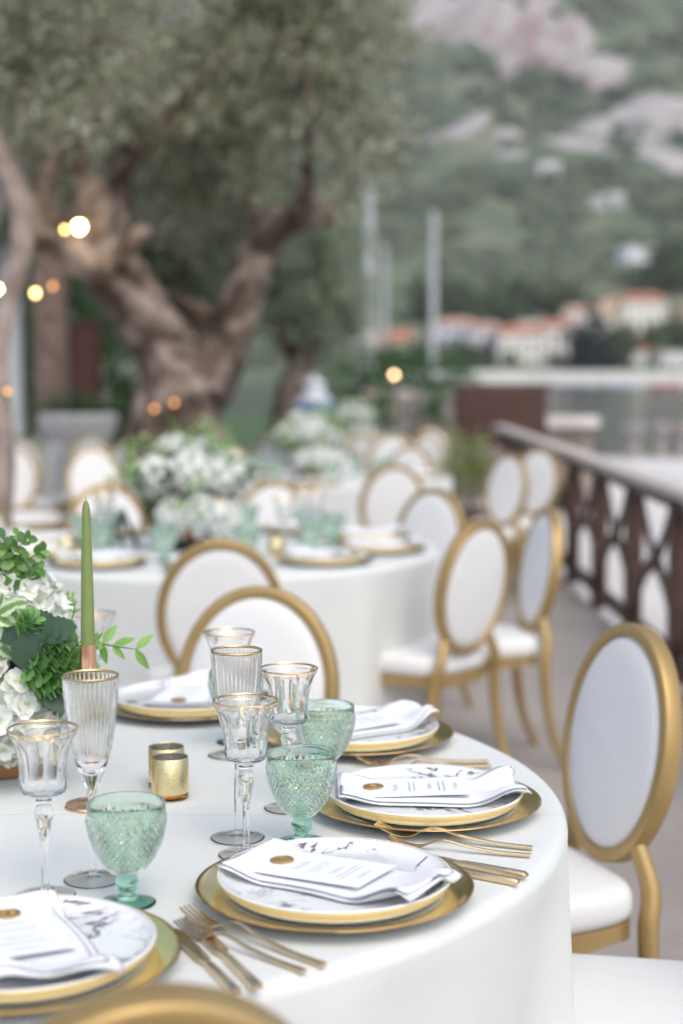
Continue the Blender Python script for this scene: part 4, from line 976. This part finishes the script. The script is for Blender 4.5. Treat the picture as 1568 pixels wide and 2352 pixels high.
def make_wine():
    b = MB(); pr = spl([(0, .0042), (.006, .0040), (.020, .0018), (.032, .0003), (.0352, .0004), (.0356, .0010), (.0348, .0016), (.022, .0030), (.008, .0058), (.0048, .012), (.0044, .040), (.0048, .062), (.0075, .082), (.0108, .096), (.0112, .104), (.0085, .1105), (.0068, .1130), (.0105, .1155), (.0112, .1180), (.0085, .1205), (.0120, .1225), (.0215, .1245), (.0262, .1290), (.0270, .1370), (.0275, .1500), (.0290, .1660), (.0330, .1830), (.0390, .1970), (.0418, .2030)], 110)
    inn = spl([(.0410, .2036), (.0404, .2028), (.0378, .1970), (.0316, .1830), (.0276, .1660), (.0260, .1500), (.0252, .1370), (.0235, .1315), (.0150, .1290), (0, .1285)], 40)
    al = pr + inn; fl = [(.00035 * sm(.128, .145, z) * (1 - sm(.175, .20, z))) for r, z in al]
    b.lathe(al, 80, fn=lambda j, a: 1 + (fl[j] / max(al[j][0], .01)) * (abs(cos(5 * a)) * 2 - 1) * (1.0 if j < 110 else -1.2)); me = b.mesh('wine_glass', CLEAR, True, None)
    g_ = MB(); g_.lathe([(.0412, .2014), (.0421, .2028), (.0418, .2040), (.0409, .2041), (.0401, .2030), (.0405, .2018), (.0412, .2014)], 80); rim = g_.mesh('gold_rim', GOLDR)
    g_ = MB(); g_.lathe([(.03935, .1962), (.0396, .1967), (.0397, .1971), (.0393, .1971), (.0389, .1964), (.03935, .1962)], 80); bd = g_.mesh('gold_band', GOLDR)
    return me, rim, bd
WINE, WRIM, WBAND = make_wine()
def make_flute():
    b = MB(); pr = spl([(0, .0042), (.006, .0040), (.020, .0018), (.032, .0003), (.0352, .0004), (.0356, .0010), (.0348, .0016), (.020, .0030), (.007, .0058), (.0045, .012), (.0042, .060), (.0045, .095), (.0062, .112), (.0105, .124), (.0170, .140), (.0232, .160), (.0268, .180), (.0300, .205), (.0325, .230), (.0340, .2545)], 100)
    inn = spl([(.0333, .2551), (.0327, .2540), (.0311, .230), (.0285, .205), (.0250, .180), (.0212, .160), (.0150, .144), (.0080, .136), (0, .133)], 46)
    al = pr + inn; fl = [.00055 * sm(.150, .168, z) * (1 - sm(.246, .252, z)) for r, z in al]
    b.lathe(al, 180, fn=lambda j, a: 1 + (fl[j] / max(al[j][0], .01) * cos(36 * a) if j < 100 else 0)); me = b.mesh('champagne_flute', CLEAR, True, None)
    g_ = MB(); g_.lathe([(.0335, .2528), (.0344, .2544), (.0341, .2557), (.0331, .2558), (.0323, .2546), (.0328, .2532), (.0335, .2528)], 90); return me, g_.mesh('gold_rim', GOLDR)
FLUTE, FRIM = make_flute()

def put_goblet(X, Z, label, group='green faceted goblets', rz=0): 
    o = obj('goblet', GOB, None, TR((X, yw(Z, TH), TH + .001), rz)); return tag(o, label, 'goblet', group)
def put_wine(X, Z, label, group='gold rimmed wine glasses', rz=0):
    o = obj('wine_glass', WINE, None, TR((X, yw(Z, TH), TH + .001), rz)); tag(o, label, 'wine glass', group)
    obj('gold_rim', WRIM, o); obj('gold_band', WBAND, o); return o
def put_flute(X, Z, label, group='gold rimmed flutes', rz=0):
    o = obj('champagne_flute', FLUTE, None, TR((X, yw(Z, TH), TH + .001), rz)); tag(o, label, 'champagne flute', group); obj('gold_rim', FRIM, o); return o
def put_cut(me, end, tip, label, cat, group, lift=0):
    e = Vector((end[0], yw(end[1], TH), TH + .001 + lift)); t_ = Vector((tip[0], yw(tip[1], TH), TH + .001 + lift))
    a = atan2(t_.y - e.y, t_.x - e.x); o = obj(cat, me, None, TR(e, a)); return tag(o, label, cat, group)
RP = .632
def setting(c, deg, where, nap, rot=0.0, r=RP, card=True, grp='', simple=False, twist=0.0, pos=None):
    a = R(deg); p = Vector((c.x + r * cos(a), c.y + r * sin(a), TH + .001)) if pos is None else Vector((pos[0], yw(pos[1], TH), TH + .001)); M = TR(p, a)
    tag(obj('charger_plate', CHG, None, TR(p, a + random.random())), 'gold rimmed charger plate ' + where, 'charger plate', 'gold charger plates' + grp)
    tag(obj('dinner_plate', PLT, None, TR(p + Vector((0, 0, .0055)), a + 2 + random.random())), 'white marbled dinner plate ' + where, 'plate', 'marbled dinner plates' + grp)
    tag(obj('napkin', nap, None, TR(p + Vector((0, 0, .0012)), a + R(rot))), 'folded white napkin ' + where, 'napkin', 'folded napkins' + grp)
    if simple: return
    Mc = TR(p, a + R(rot + twist)) @ Matrix.Translation((-.022, -.004, .0338)) @ Matrix.Rotation(R(-2.0), 4, 'Y')
    cd_ = empty('menu_card', Mc, 'white menu card with a bronze wax seal ' + where, 'menu card', 'menu cards' + grp)
    obj('card_sheet', CARD, cd_); obj('lettering', TXT, cd_, Matrix.Translation((.012, 0, .0006)))
    s_ = obj('wax_seal', SEALM, cd_, TR((-.052, .004, .0004), -.25)); obj('monogram', MONO, s_)
W1 = ['cut by the left edge', 'on the foreground middle place', 'on the sharp right place', 'behind the rear green goblet', 'behind the votive cups']
for i, (dg, ps, rt) in enumerate([(-72, (-.333, 1.618), 6), (-37.5, (-.008, 1.836), 7), (-1, (.119, 2.208), 1), (35, (.025, 2.622), -4), (73, (-.285, 2.872), 10)]):
    setting(T1, dg, W1[i], NAPS[i % 3], rt, pos=ps)
put_goblet(-.251, 1.815, 'green faceted goblet beside the cut off left place, nearest the camera'); put_goblet(-.053, 2.052, 'sharp green faceted goblet in the middle, in front of the wine glass', rz=.06)
put_goblet(-.026, 2.345, 'green faceted goblet just behind the sharp middle one'); put_goblet(-.178, 2.615, 'green goblet seen blurred through the ribbed flute')
put_wine(-.352, 1.84, 'flared gold rimmed wine glass nearest the camera on the left', rz=.2); put_wine(-.123, 1.998, 'sharp flared wine glass with two gold bands left of the green goblet', rz=.1)
put_wine(-.075, 2.215, 'flared wine glass above the two green goblets', rz=.4); put_wine(-.182, 2.525, 'blurred flared wine glass behind the sharp ribbed flute'); put_wine(-.436, 2.72, 'blurred flared wine glass behind the green candle')
put_flute(-.3045, 1.900, 'ribbed gold rimmed flute in front of the flowers'); put_flute(-.139, 2.072, 'sharp ribbed gold rimmed flute behind the flared wine glass')
FG, KG = 'gold forks', 'gold knives'
put_cut(FORK, (-.018, 1.618), (-.178, 1.761), 'inner gold fork left of the foreground plate', 'fork', FG); put_cut(FORKS, (-.038, 1.602), (-.180, 1.721), 'outer gold fork left of the foreground plate, nearest the table edge', 'fork', FG)
put_cut(FORK, (.249, 2.020), (.056, 2.085), 'longer sharp gold fork between the two right plates', 'fork', FG); put_cut(FORKS, (.243, 1.990), (.069, 2.030), 'shorter sharp gold fork nearest the two knives', 'fork', FG)
put_cut(FORK, (.235, 2.475), (.050, 2.455), 'inner gold fork behind the sharp right plate', 'fork', FG); put_cut(FORKS, (.236, 2.448), (.072, 2.420), 'outer gold fork behind the sharp right plate', 'fork', FG)
put_cut(KNIFE, (.228, 1.905), (.060, 2.012), 'gold knife right of the foreground plate, nearer the forks', 'knife', KG); put_cut(KNIFES, (.215, 1.880), (.055, 1.975), 'gold knife touching the foreground plate on the right', 'knife', KG)
put_cut(KNIFE, (-.084, 1.556), (-.172, 1.752), 'gold knife beside the forks of the foreground plate', 'knife', KG); put_cut(KNIFES, (-.104, 1.543), (-.184, 1.715), 'gold knife at the edge of the left cut off plate', 'knife', KG)
put_cut(KNIFE, (.268, 2.398), (.05, 2.425), 'gold knife end behind the sharp right plate, nearest the rim', 'knife', KG)
# candle in its tall holder, two votives
cb = Vector((-.361, yw(2.225, TH), TH + .001))
hd = empty('candle_holder', TR(cb), 'tall thin rose gold holder under the green candle', 'candlestick')
b = MB(); b.lathe([(0, 0), (.0355, 0), (.0365, .002), (.0350, .0048), (.020, .0066), (.007, .0095), (0, .0095)], 48); b.build('base', ROSEG, hd)
b = MB(); b.lathe([(0, .009), (.0052, .009), (.0048, .14), (.0056, .155), (0, .155)], 20); b.build('stem', ROSEG, hd)
b = MB(); b.lathe([(0, .154), (.0095, .155), (.0113, .160), (.0113, .236), (.0104, .236), (.0102, .200), (0, .199)], 32); b.build('cup', ROSEG, hd)
cn = empty('taper_candle', TR(cb + Vector((0, 0, .2005))), 'tall unlit olive green taper candle beside the flowers', 'candle')
b = MB(); b.lathe([(0, 0), (.0096, 0), (.0099, .05), (.0088, .12), (.0070, .19), (.0056, .228), (.0042, .236), (.0018, .2405), (0, .2410)], 28); b.build('wax_body', WAXG, cn)
b = MB(); b.tube([(0, 0, .240), (.0006, 0, .2445), (-.0004, .0004, .248)], [.0008, .0007, .0006], 6); b.build('wick', mat('wick', (.45, .38, .22), .9), cn)
def votive(X, Z, label, rz):
    v = empty('votive_cup', TR((X, yw(Z, TH), TH + .001), rz), label, 'votive holder', 'mercury glass votives')
    b = MB(); b.lathe([(0, 0), (.0250, 0), (.0268, .0012), (.0272, .006), (.0272, .0085), (0, .0085)], 48); b.build('amber_base', AMBER, v)
    b = MB(); b.lathe([(.0, .0088), (.0272, .0088), (.0272, .0600), (.0266, .0610), (.0258, .0602)], 48); b.build('cup_wall', VOTG, v)
    b = MB(); b.lathe([(.0258, .0602), (.0254, .015), (0, .014)], 48); b.build('inner_lining', VOTS, v)
    b = MB(); b.lathe([(0, .0145), (.0190, .0145), (.0192, .030), (0, .0305)], 32); b.build('tealight', mat('tealight_wax', (.75, .73, .68), .5), v)
votive(-.2517, 2.274, 'front gold mercury glass votive cup with amber base', 0); votive(-.264, 2.336, 'rear gold mercury glass votive cup hidden behind the front one', 2)
# ------- the other tables
D2 = ['near edge by the tucked in chair', 'near right edge by the long seat', 'right edge by the edge on chair', 'far right edge under the facing chair', 'far edge right of the flowers', 'far edge behind the flowers', 'far left edge', 'left edge', 'left near edge', 'near edge left of the candle']
for i in range(10):
    dg = -84 + 36 * i; setting(T2, dg, 'at second table, ' + D2[i], NAPS[i % 3], random.uniform(-8, 8), grp=' of the second table', simple=True)
    for (u, v_), fn_, nm in (((-.20, .12), put_goblet, 'green goblet'), ((-.24, .03), put_wine, 'gold rimmed wine glass')):
        if fn_ is put_wine and i in (4, 5, 6, 9): continue
        a = R(dg); x = T2.x + (RP + u) * cos(a) - v_ * sin(a); y = T2.y + (RP + u) * sin(a) + v_ * cos(a)
        fn_(x, y * cos(PITCH) + (CAMH - TH) * sin(PITCH), nm + ' at second table, ' + D2[i], nm + 's of the second table')
D3 = ['right side', 'far right side', 'far side', 'far left side', 'left side', 'near left side', 'near side', 'near right side']
for T_, nmT in ((T3, 'third table'), (T4, 'last table'), (T5, 'far left table')):
    for i in range(8):
        dg = 45 * i; a = R(dg)
        setting(T_, dg, 'on the %s of the %s' % (D3[i], nmT), NAPS[i % 3], grp=' of the ' + nmT, simple=True)
        x = T_.x + .44 * cos(a) - .1 * sin(a); y = T_.y + .44 * sin(a) + .1 * cos(a)
        put_goblet(x, y * cos(PITCH) + (CAMH - TH) * sin(PITCH), 'green goblet on the %s of the %s' % (D3[i], nmT), 'green goblets of the ' + nmT)
def votive_far(x, y, lb):
    n0 = [o for o in bpy.data.objects if o.name.startswith('votive_cup') and o.parent is None][0]; dup(n0, TR((x, y, TH + .001), .5), lb)
q = on(633, 1262, TH + .02); votive_far(q.x, q.y, 'gold votive on the second table behind the tucked in chair'); q = on(152, 1262, TH + .02); votive_far(q.x, q.y, 'gold votive on the second table left of the candle')
# small black easel on the second table
q = on(282, 1258, TH); es = empty('table_easel', TR((q.x, q.y, TH + .001), .2), 'small black folding easel on the second table right of the candle', 'easel')
for sg in (-1, 1):
    b = MB(); b.tube([(sg * .055, -.02, 0), (sg * .004, 0, .125)], [.009, .008], 8); b.build('leg', mat('black_metal', (.012, .02, .016), .4), es)
b = MB(); b.tube([(0, .06, 0), (0, .0, .12)], .006, 8); b.build('rear_leg', mat('black_metal'), es)
# ---------------------------------------------------------------- flowers
def petal_mat(name, c0, c1, r0, r1):
    m = mat(name, c1, .55, Specular_IOR_Level=.25); t = NT(m); v = t.n('VectorMath', operation='LENGTH'); t.l(t.obj(), v.inputs[0])
    oi = t.n('ObjectInfo').outputs['Random']
    f = t.n('MapRange'); t.l(v.outputs['Value'], f.inputs[0]); f.inputs[1].default_value = r0; f.inputs[2].default_value = r1
    c = t.mix(f.outputs[0], c0, c1); c = t.mix(t.math('MULTIPLY', t.math('GREATER_THAN', oi, .72), .30), c, c0)
    t.l(c, t.b.inputs['Base Color']); tl = t.n('BsdfTranslucent'); t.l(c, tl.inputs['Color']); mx = t.n('MixShader'); mx.inputs[0].default_value = .3
    t.l(t.b.outputs[0], mx.inputs[1]); t.l(tl.outputs[0], mx.inputs[2]); t.l(mx.outputs[0], t.t.nodes['Material Output'].inputs['Surface']); return m
PETAL = petal_mat('white_petal', (.62, .70, .42), (.86, .87, .84), .001, .009)
def petal(b, ang, L, W, cup, lift, ruff=.0, seed=0, nu=5, nv=4, tipw=1.0, mi=0):
    V = []; fs = []; ca, sa = cos(ang), sin(ang)
    for i in range(nu + 1):
        u = i / nu; wd = W * (sin(min(1, u * 1.02) ** .75 * pi * .86 + .12)) ** .7 * tipw
        for j in range(nv + 1):
            v = (j / nv * 2 - 1); x = L * u; y = wd / 2 * v
            z = lift * u + cup * (u * u - u * .2) * L + .12 * W * v * v + ruff * sin(v * 5 + seed + u * 4) * u
            V.append((x * ca - y * sa, x * sa + y * ca, z))
    for i in range(nu):
        for j in range(nv): a = i * (nv + 1) + j; fs.append((a, a + 1, a + nv + 2, a + nv + 1))
    b.add(V, fs, mi)
FLOR = []
for s_ in range(4):
    b = MB(); rr = random.Random(s_)
    for k in range(4): petal(b, k * pi / 2 + rr.uniform(-.15, .15), .0195 * rr.uniform(.9, 1.12), .021 * rr.uniform(.9, 1.1), rr.uniform(-.1, .45), .003 * rr.uniform(.5, 1.5), .0016, s_ + k)
    b.ball((0, 0, .0008), .0016, 8, 5); FLOR.append(b.mesh('floret', PETAL, True, None))
STEMG = mat('stem_green', (.07, .14, .035), .55)
def fib(n, seed=0):
    for i in range(n):
        z = 1 - 2 * (i + .5) / n; a = i * 2.39996 + seed; r = sqrt(1 - z * z); yield Vector((r * cos(a), r * sin(a), z))
def hydrangea(parent, c, rad, n, keep, seed=0, s=1.0):
    hd_ = MB(); hd_.ball((0, 0, 0), rad * .70, 14, 10); h = hd_.build('hydrangea_head', mat('petal_core', (.74, .76, .66), .8), parent, M=Matrix.Translation(c))
    rr = random.Random(seed)
    for d in fib(n, seed):
        if not keep(d): continue
        d = (d + Vector([rr.uniform(-.22, .22) for _ in range(3)])).normalized()
        obj('floret', FLOR[rr.randrange(4)], h, frame(d * rad * rr.uniform(.90, 1.06), d.orthogonal(), d, s * rr.uniform(.85, 1.15), 0) @ Matrix.Rotation(rr.uniform(0, 6.28), 4, 'Z'))
    return h
def leafmesh(L, W, m, bend=.15, fold=.12, jag=0, n=8, point=1.0, thick=0):
    b = MB(); V = []; fs = []
    for i in range(n + 1):
        u = i / n; wd = W / 2 * (sin(pi * u ** .85)) ** point + (.0002 if i in (0, n) else 0)
        if jag: wd *= 1 - jag * (i % 2)
        for v in (-1, -.5, 0, .5, 1):
            V.append((L * u - (abs(v) * jag * L * .06), v * wd, -bend * L * u * u + fold * abs(v) * wd))
    for i in range(n):
        for j in range(4): a = i * 5 + j; fs.append((a, a + 1, a + 6, a + 5))
    b.add(V, fs); return b.mesh('leaf', m, True, None)
def leafmat(name, c1, c2, edge=None, trans=.25, rough=.4):
    m = mat(name, c1, rough); t = NT(m); oi = t.n('ObjectInfo').outputs['Random']; c = t.mix(oi, c1, c2)
    if edge:
        f = t.noise(45, 3, t.obj()); at_ = t.sep(t.obj()); d = t.math('ADD', t.math('MULTIPLY', t.math('ABSOLUTE', at_[1]), 95.0), t.math('MULTIPLY', t.math('SUBTRACT', f, .5), 1.2))
        c = t.mix(t.ramp(d, [(.28, (0, 0, 0)), (.5, (1, 1, 1))]), c, edge)
    vn = t.n('TexWave', i_0=t.obj()); vn.inputs['Scale'].default_value = 60; t.l(c, t.b.inputs['Base Color']); t.bump(vn.outputs['Fac'], .12, .0008)
    tl = t.n('BsdfTranslucent'); t.l(c, tl.inputs['Color']); mx = t.n('MixShader'); mx.inputs[0].default_value = trans
    t.l(t.b.outputs[0], mx.inputs[1]); t.l(tl.outputs[0], mx.inputs[2]); t.l(mx.outputs[0], t.t.nodes['Material Output'].inputs['Surface']); return m
LB = leafmat('box_leaf', (.055, .15, .035), (.16, .32, .055)); LD = leafmat('dark_ivy_leaf', (.035, .075, .045), (.05, .095, .055), None, .1, .55)
LV = leafmat('variegated_leaf', (.16, .30, .09), (.22, .36, .12), (.66, .74, .50)); LS = leafmat('sprig_leaf', (.15, .33, .06), (.24, .42, .10)); LH = leafmat('hop_green', (.16, .33, .10), (.24, .43, .15), None, .25, .45)
BOXL = leafmesh(.0245, .0190, LB, .1, .10, 0, 8, .60); IVY = leafmesh(.058, .046, LD, .22, .10, .14, 14, .62); VARL = leafmesh(.036, .024, LV, .22, .16, .26, 14, .66); SPRL = leafmesh(.0215, .0082, LS, .12, .2, 0, 7, .9); FRNL = leafmesh(.0095, .0052, LS, .1, .1, 0, 5, .7)
BR = MB(); petal(BR, 0, .0105, .0098, .35, .001, 0, 0, 5, 4); BRACT = BR.mesh('bract', LH, True, None)
Za = 2.33
def AP(x, y, dz=0.0): return at(x, y, Za + dz)
ctr = at(-62, 1480, Za + .03); VO = Vector((ctr.x, ctr.y, TH + .001))
fa = empty('flower_arrangement', TR(VO), 'white hydrangea and green foliage arrangement in a bronze vase at the left picture edge', 'flower arrangement', 'table flower arrangements')
def L_(p): return p - VO
b = MB(); b.box((-.005, .03, .045), (.115, .115, .090), Matrix.Rotation(.42, 3, 'Z'), bev=.006); b.build('vase', speckled('bronze_vase', (.44, .22, .09), (.55, .29, .12), 30, rough=.3, bump=.05, bdist=.001, metal=.8), fa)
b = MB(); b.ball(L_(at(-62, 1490, Za + .06)), .098, 20, 14, sc=(1, .9, 1.25)); b.build('moss_core', speckled('moss', (.02, .045, .015), (.04, .075, .025), 60, rough=.95, bump=.6, bdist=.004), fa)
front = lambda d: d.y < .5
hydrangea(fa, L_(AP(12, 1625, -.03)), .078, 150, front, 1, 1.0); hydrangea(fa, L_(AP(50, 1372, .03)), .050, 66, front, 2, 1.0); hydrangea(fa, L_(AP(112, 1405, .03)), .030, 26, front, 5, .95)
hydrangea(fa, L_(AP(-105, 1500, -.02)), .080, 120, front, 3, 1.0); hydrangea(fa, L_(AP(-90, 1330, 0)), .066, 95, front, 4, 1.0); hydrangea(fa, L_(AP(118, 1655, .03)), .036, 30, front, 6, .95)
def sprig(pts, leaf, name, n, s, pair=True, seed=0, sp=.9, mi=STEMG):
    rr = random.Random(seed); P, r_ = smooth_path([L_(p) for p in pts], [.0012] * (len(pts) - 1) + [.0005], 18); b = MB(); b.tube(P, r_, 6); st = b.build(name, mi, fa)
    for i in range(n):
        t_ = .12 + .88 * i / max(1, n - 1); k = min(int(t_ * 17), 16); p = P[k]; d = (P[k + 1] - P[k]).normalized(); sd_ = d.cross(Vector((0, -1, .3))).normalized()
        for sg in ((-1, 1) if pair else ((-1) ** i,)):
            dd = d * rr.uniform(.35, .8) + sd_ * sg * sp + Vector([rr.uniform(-.35, .35) for _ in range(3)])
            obj('leaf', leaf, st, frame(p, dd, Vector((rr.uniform(-.4, .4), -.7, rr.uniform(.1, .9))), s * rr.uniform(.75, 1.15) * (1 - .35 * t_ if n > 6 else 1)))
    return st
for i, (x0, y0, x1, y1) in enumerate([(-40, 1380, 70, 1232), (-40, 1380, 105, 1262), (-30, 1390, 45, 1222), (-50, 1380, 10, 1232), (-30, 1390, 98, 1305), (-20, 1390, 80, 1320), (-60, 1370, -30, 1245), (-40, 1390, 55, 1290)]):
    sprig([AP(x0, y0, .02), AP((x0 + x1) / 2 - 6, (y0 + y1) / 2 - 12, -.01 * (i % 3)), AP(x1, y1, .012 * (i % 3) - .02)], BOXL, 'box_sprig', 8, 1.0, seed=i)
for i, (x, y, s_, a) in enumerate([(132, 1446, .95, 15), (66, 1492, 1.15, 70), (136, 1598, 1.15, -25), (95, 1432, .95, 140), (40, 1455, .9, 200), (115, 1600, .85, -60), (160, 1476, .6, 60)]):
    d = Vector((cos(R(a)), -.35, sin(R(a)))); obj('ivy_leaf', IVY, fa, frame(L_(AP(x, y, -.118 + .008 * i)) - d.normalized() * .03 * s_, d, (.15, -1, .35), s_))
for i, (x, y, a, s_) in enumerate([(20, 1395, 35, 1.0), (45, 1385, 15, .9), (2, 1420, -20, 1.1), (40, 1420, -45, 1.0), (18, 1455, -60, 1.1), (48, 1460, -15, 1.0), (10, 1490, -35, 1.1), (42, 1500, -70, 1.0), (0, 1385, 70, .9), (-20, 1440, 180, 1), (30, 1480, 10, .9), (60, 1405, 0, .8)]):
    d = Vector((cos(R(a)), -.45, sin(R(a)))); obj('variegated_leaf', VARL, fa, frame(L_(AP(x, y, -.10 + .006 * i)) - d.normalized() * .02, d, (.1, -1, .5), s_))
def hop(x, y, ang, L, dz=-.1, n=28):
    d = Vector((cos(R(ang)), -.25, sin(R(ang)))).normalized(); c = L_(AP(x, y, dz)); b = MB(); b.tube([c - d * L * .45, c, c + d * L * .42], [.006, .0075, .002], 8); h = b.build('hop_cone', LH, fa)
    ax = d.orthogonal().normalized(); bx = d.cross(ax)
    for i in range(n):
        t_ = i / (n - 1); a = i * 2.39996; rad_ = .0128 * (sin(pi * (.12 + .80 * t_))) ** .75; o_ = (ax * cos(a) + bx * sin(a))
        obj('bract', BRACT, h, frame(c + d * L * (t_ - .5) * .92 + o_ * rad_ * .62, d * 1.0 + o_ * .42, o_ * .9 - d * .38, (1.50 + .35 * sin(pi * t_)) * (L / .045) ** .5))
for x, y, a, L in [(118, 1474, 8, .050), (104, 1520, 10, .054), (152, 1522, 15, .042), (88, 1562, -12, .056), (138, 1566, -4, .040), (62, 1440, 50, .038)]: hop(x, y, a, L)
sprig([AP(150, 1500, -.06), AP(175, 1482, -.07), AP(205, 1478, -.07), AP(228, 1470, -.07)], SPRL, 'leafy_sprig', 7, 1.25, seed=31)
sprig([AP(140, 1560, -.07), AP(170, 1546, -.08), AP(195, 1540, -.08), AP(222, 1548, -.08)], SPRL, 'leafy_sprig', 7, 1.25, seed=32)
sprig([AP(150, 1530, -.05), AP(180, 1520, -.05), AP(205, 1508, -.05)], SPRL, 'leafy_sprig', 6, 1.3, seed=33)
sprig([AP(228, 1478, -.06), AP(252, 1482, -.06), AP(268, 1485, -.06), AP(318, 1492, -.06)], SPRL, 'leafy_sprig', 3, 1.5, seed=34)
sprig([AP(150, 1452, -.04), AP(165, 1425, -.04), AP(172, 1395, -.04), AP(166, 1386, -.04)], FRNL, 'fern_tendril', 5, 1.0, seed=35); sprig([AP(100, 1400, .04), AP(140, 1378, .06), AP(168, 1372, .07)], FRNL, 'fern_tendril', 4, 1.5, seed=36)
sprig([AP(110, 1590, -.03), AP(140, 1602, -.04), AP(152, 1630, -.04)], SPRL, 'leafy_sprig', 5, 1.1, seed=37)
sprig([AP(85, 1590, -.08), AP(100, 1600, -.09)], FRNL, 'leafy_sprig', 3, 1.5, seed=38)

# ------- arrangements on the other tables: heads and foliage as whole parts
def far_flowers(c, label, seed, sc=1.0):
    rr = random.Random(seed); f = empty('flower_arrangement', TR((c.x, c.y, TH + .001)), label, 'flower arrangement', 'table flower arrangements')
    b = MB(); b.lathe([(0, 0), (.07, 0), (.07, .01), (.02, .03), (.02, .13), (.055, .155), (.06, .17), (0, .17)], 24); b.build('vase', MATS['bronze_vase'], f)
    b = MB(); b.lathe([(0, -.0), (.075, 0), (.078, .03), (.06, .034), (0, .034)], 24); b.build('vase_foot', mat('black_metal'), f)
    fm = FLOR[0]; fv = np.array([v.co for v in fm.vertices]); fq = np.array([list(p.vertices) + [p.vertices[-1]] * (4 - len(p.vertices)) for p in fm.polygons if len(p.vertices) == 4])
    for (x, y, z, r) in [(-.10, -.08, .27, .062), (.02, -.12, .29, .060), (.12, -.05, .27, .058), (-.15, .04, .25, .06), (.05, .06, .33, .062), (-.05, .03, .34, .06), (.15, .07, .25, .055), (-.02, .12, .27, .06), (.06, -.14, .14, .055), (-.04, -.12, .13, .05), (.13, -.09, .12, .055)]:
        VV, QQ = [], []; k = 0
        for d in fib(34, rr.random() * 6):
            M = np.array(frame(d * r, d.orthogonal(), d, rr.uniform(1.1, 1.5))); VV.append(fv @ M[:3, :3].T + M[:3, 3]); QQ.append(fq + k * len(fv)); k += 1
        obj('hydrangea_head', fast_mesh('hydrangea_head', np.concatenate(VV), np.concatenate(QQ), PETAL, True), f, Matrix.Translation((x, y, z)))
    v, q = cloud([(-.12, -.06, .21, .08, .06, .035), (.02, -.08, .20, .08, .06, .03), (.12, -.05, .20, .06, .05, .03), (0, .05, .22, .12, .08, .05)], 280, .050, .032, seed=seed); obj('dark_foliage', fast_mesh('dark_foliage', v, q, leafy('deep_leaf', [(.02, .055, .02), (.045, .095, .03), (.08, .14, .045)], .45, .15)), f)
    v, q = cloud([(-.06, -.02, .35, .06, .06, .05), (.06, .0, .36, .06, .06, .05), (-.17, -.06, .27, .05, .05, .04), (.14, -.02, .32, .05, .05, .05), (0, -.16, .22, .07, .03, .03), (.035, -.13, .16, .02, .02, .08)], 420, .034, .020, seed=seed + 1); obj('light_foliage', fast_mesh('light_foliage', v, q, leafy('fresh_leaf', [(.20, .33, .10), (.28, .43, .14), (.40, .52, .24)], .45, .3)), f)
    return f
q = on(452, 1242, TH); far_flowers(Vector((q.x, yw(5.55, TH), 0)), 'white and green flower arrangement on the second table before the olive trunk', 51)
far_flowers(Vector((-.20, 9.45, 0)), 'white and green flower arrangement on the third table below the blue jar', 52)
far_flowers(Vector((.10, 13.9, 0)), 'white flower arrangement on the last table', 53); far_flowers(Vector((-3.0, 12.9, 0)), 'white flower arrangement on the far left table', 54)
# ------- green taper candle on the second table
q = on(410, 1250, TH); c2 = dup(hd, TR((q.x, q.y, TH + .001)), 'rose gold candle holder on the second table beside its flowers'); c3 = dup(cn, TR((q.x, q.y, TH + .2015)), 'green taper candle on the second table beside its flowers')
# ---------------------------------------------------------------- air
hz = MB(); hz.box((150, 1100, 520), (2600, 3400, 1046.0)); hm = bpy.data.materials.new('haze'); hm.use_nodes = True; nt = hm.node_tree; nt.nodes.clear()
pv = nt.nodes.new('ShaderNodeVolumePrincipled'); pv.inputs['Color'].default_value = (.84, .84, .93, 1); pv.inputs['Density'].default_value = .00013
ou = nt.nodes.new('ShaderNodeOutputMaterial'); nt.links.new(pv.outputs[0], ou.inputs['Volume'])
ho = hz.build('haze', hm, smooth=False); tag(ho, kind='stuff')
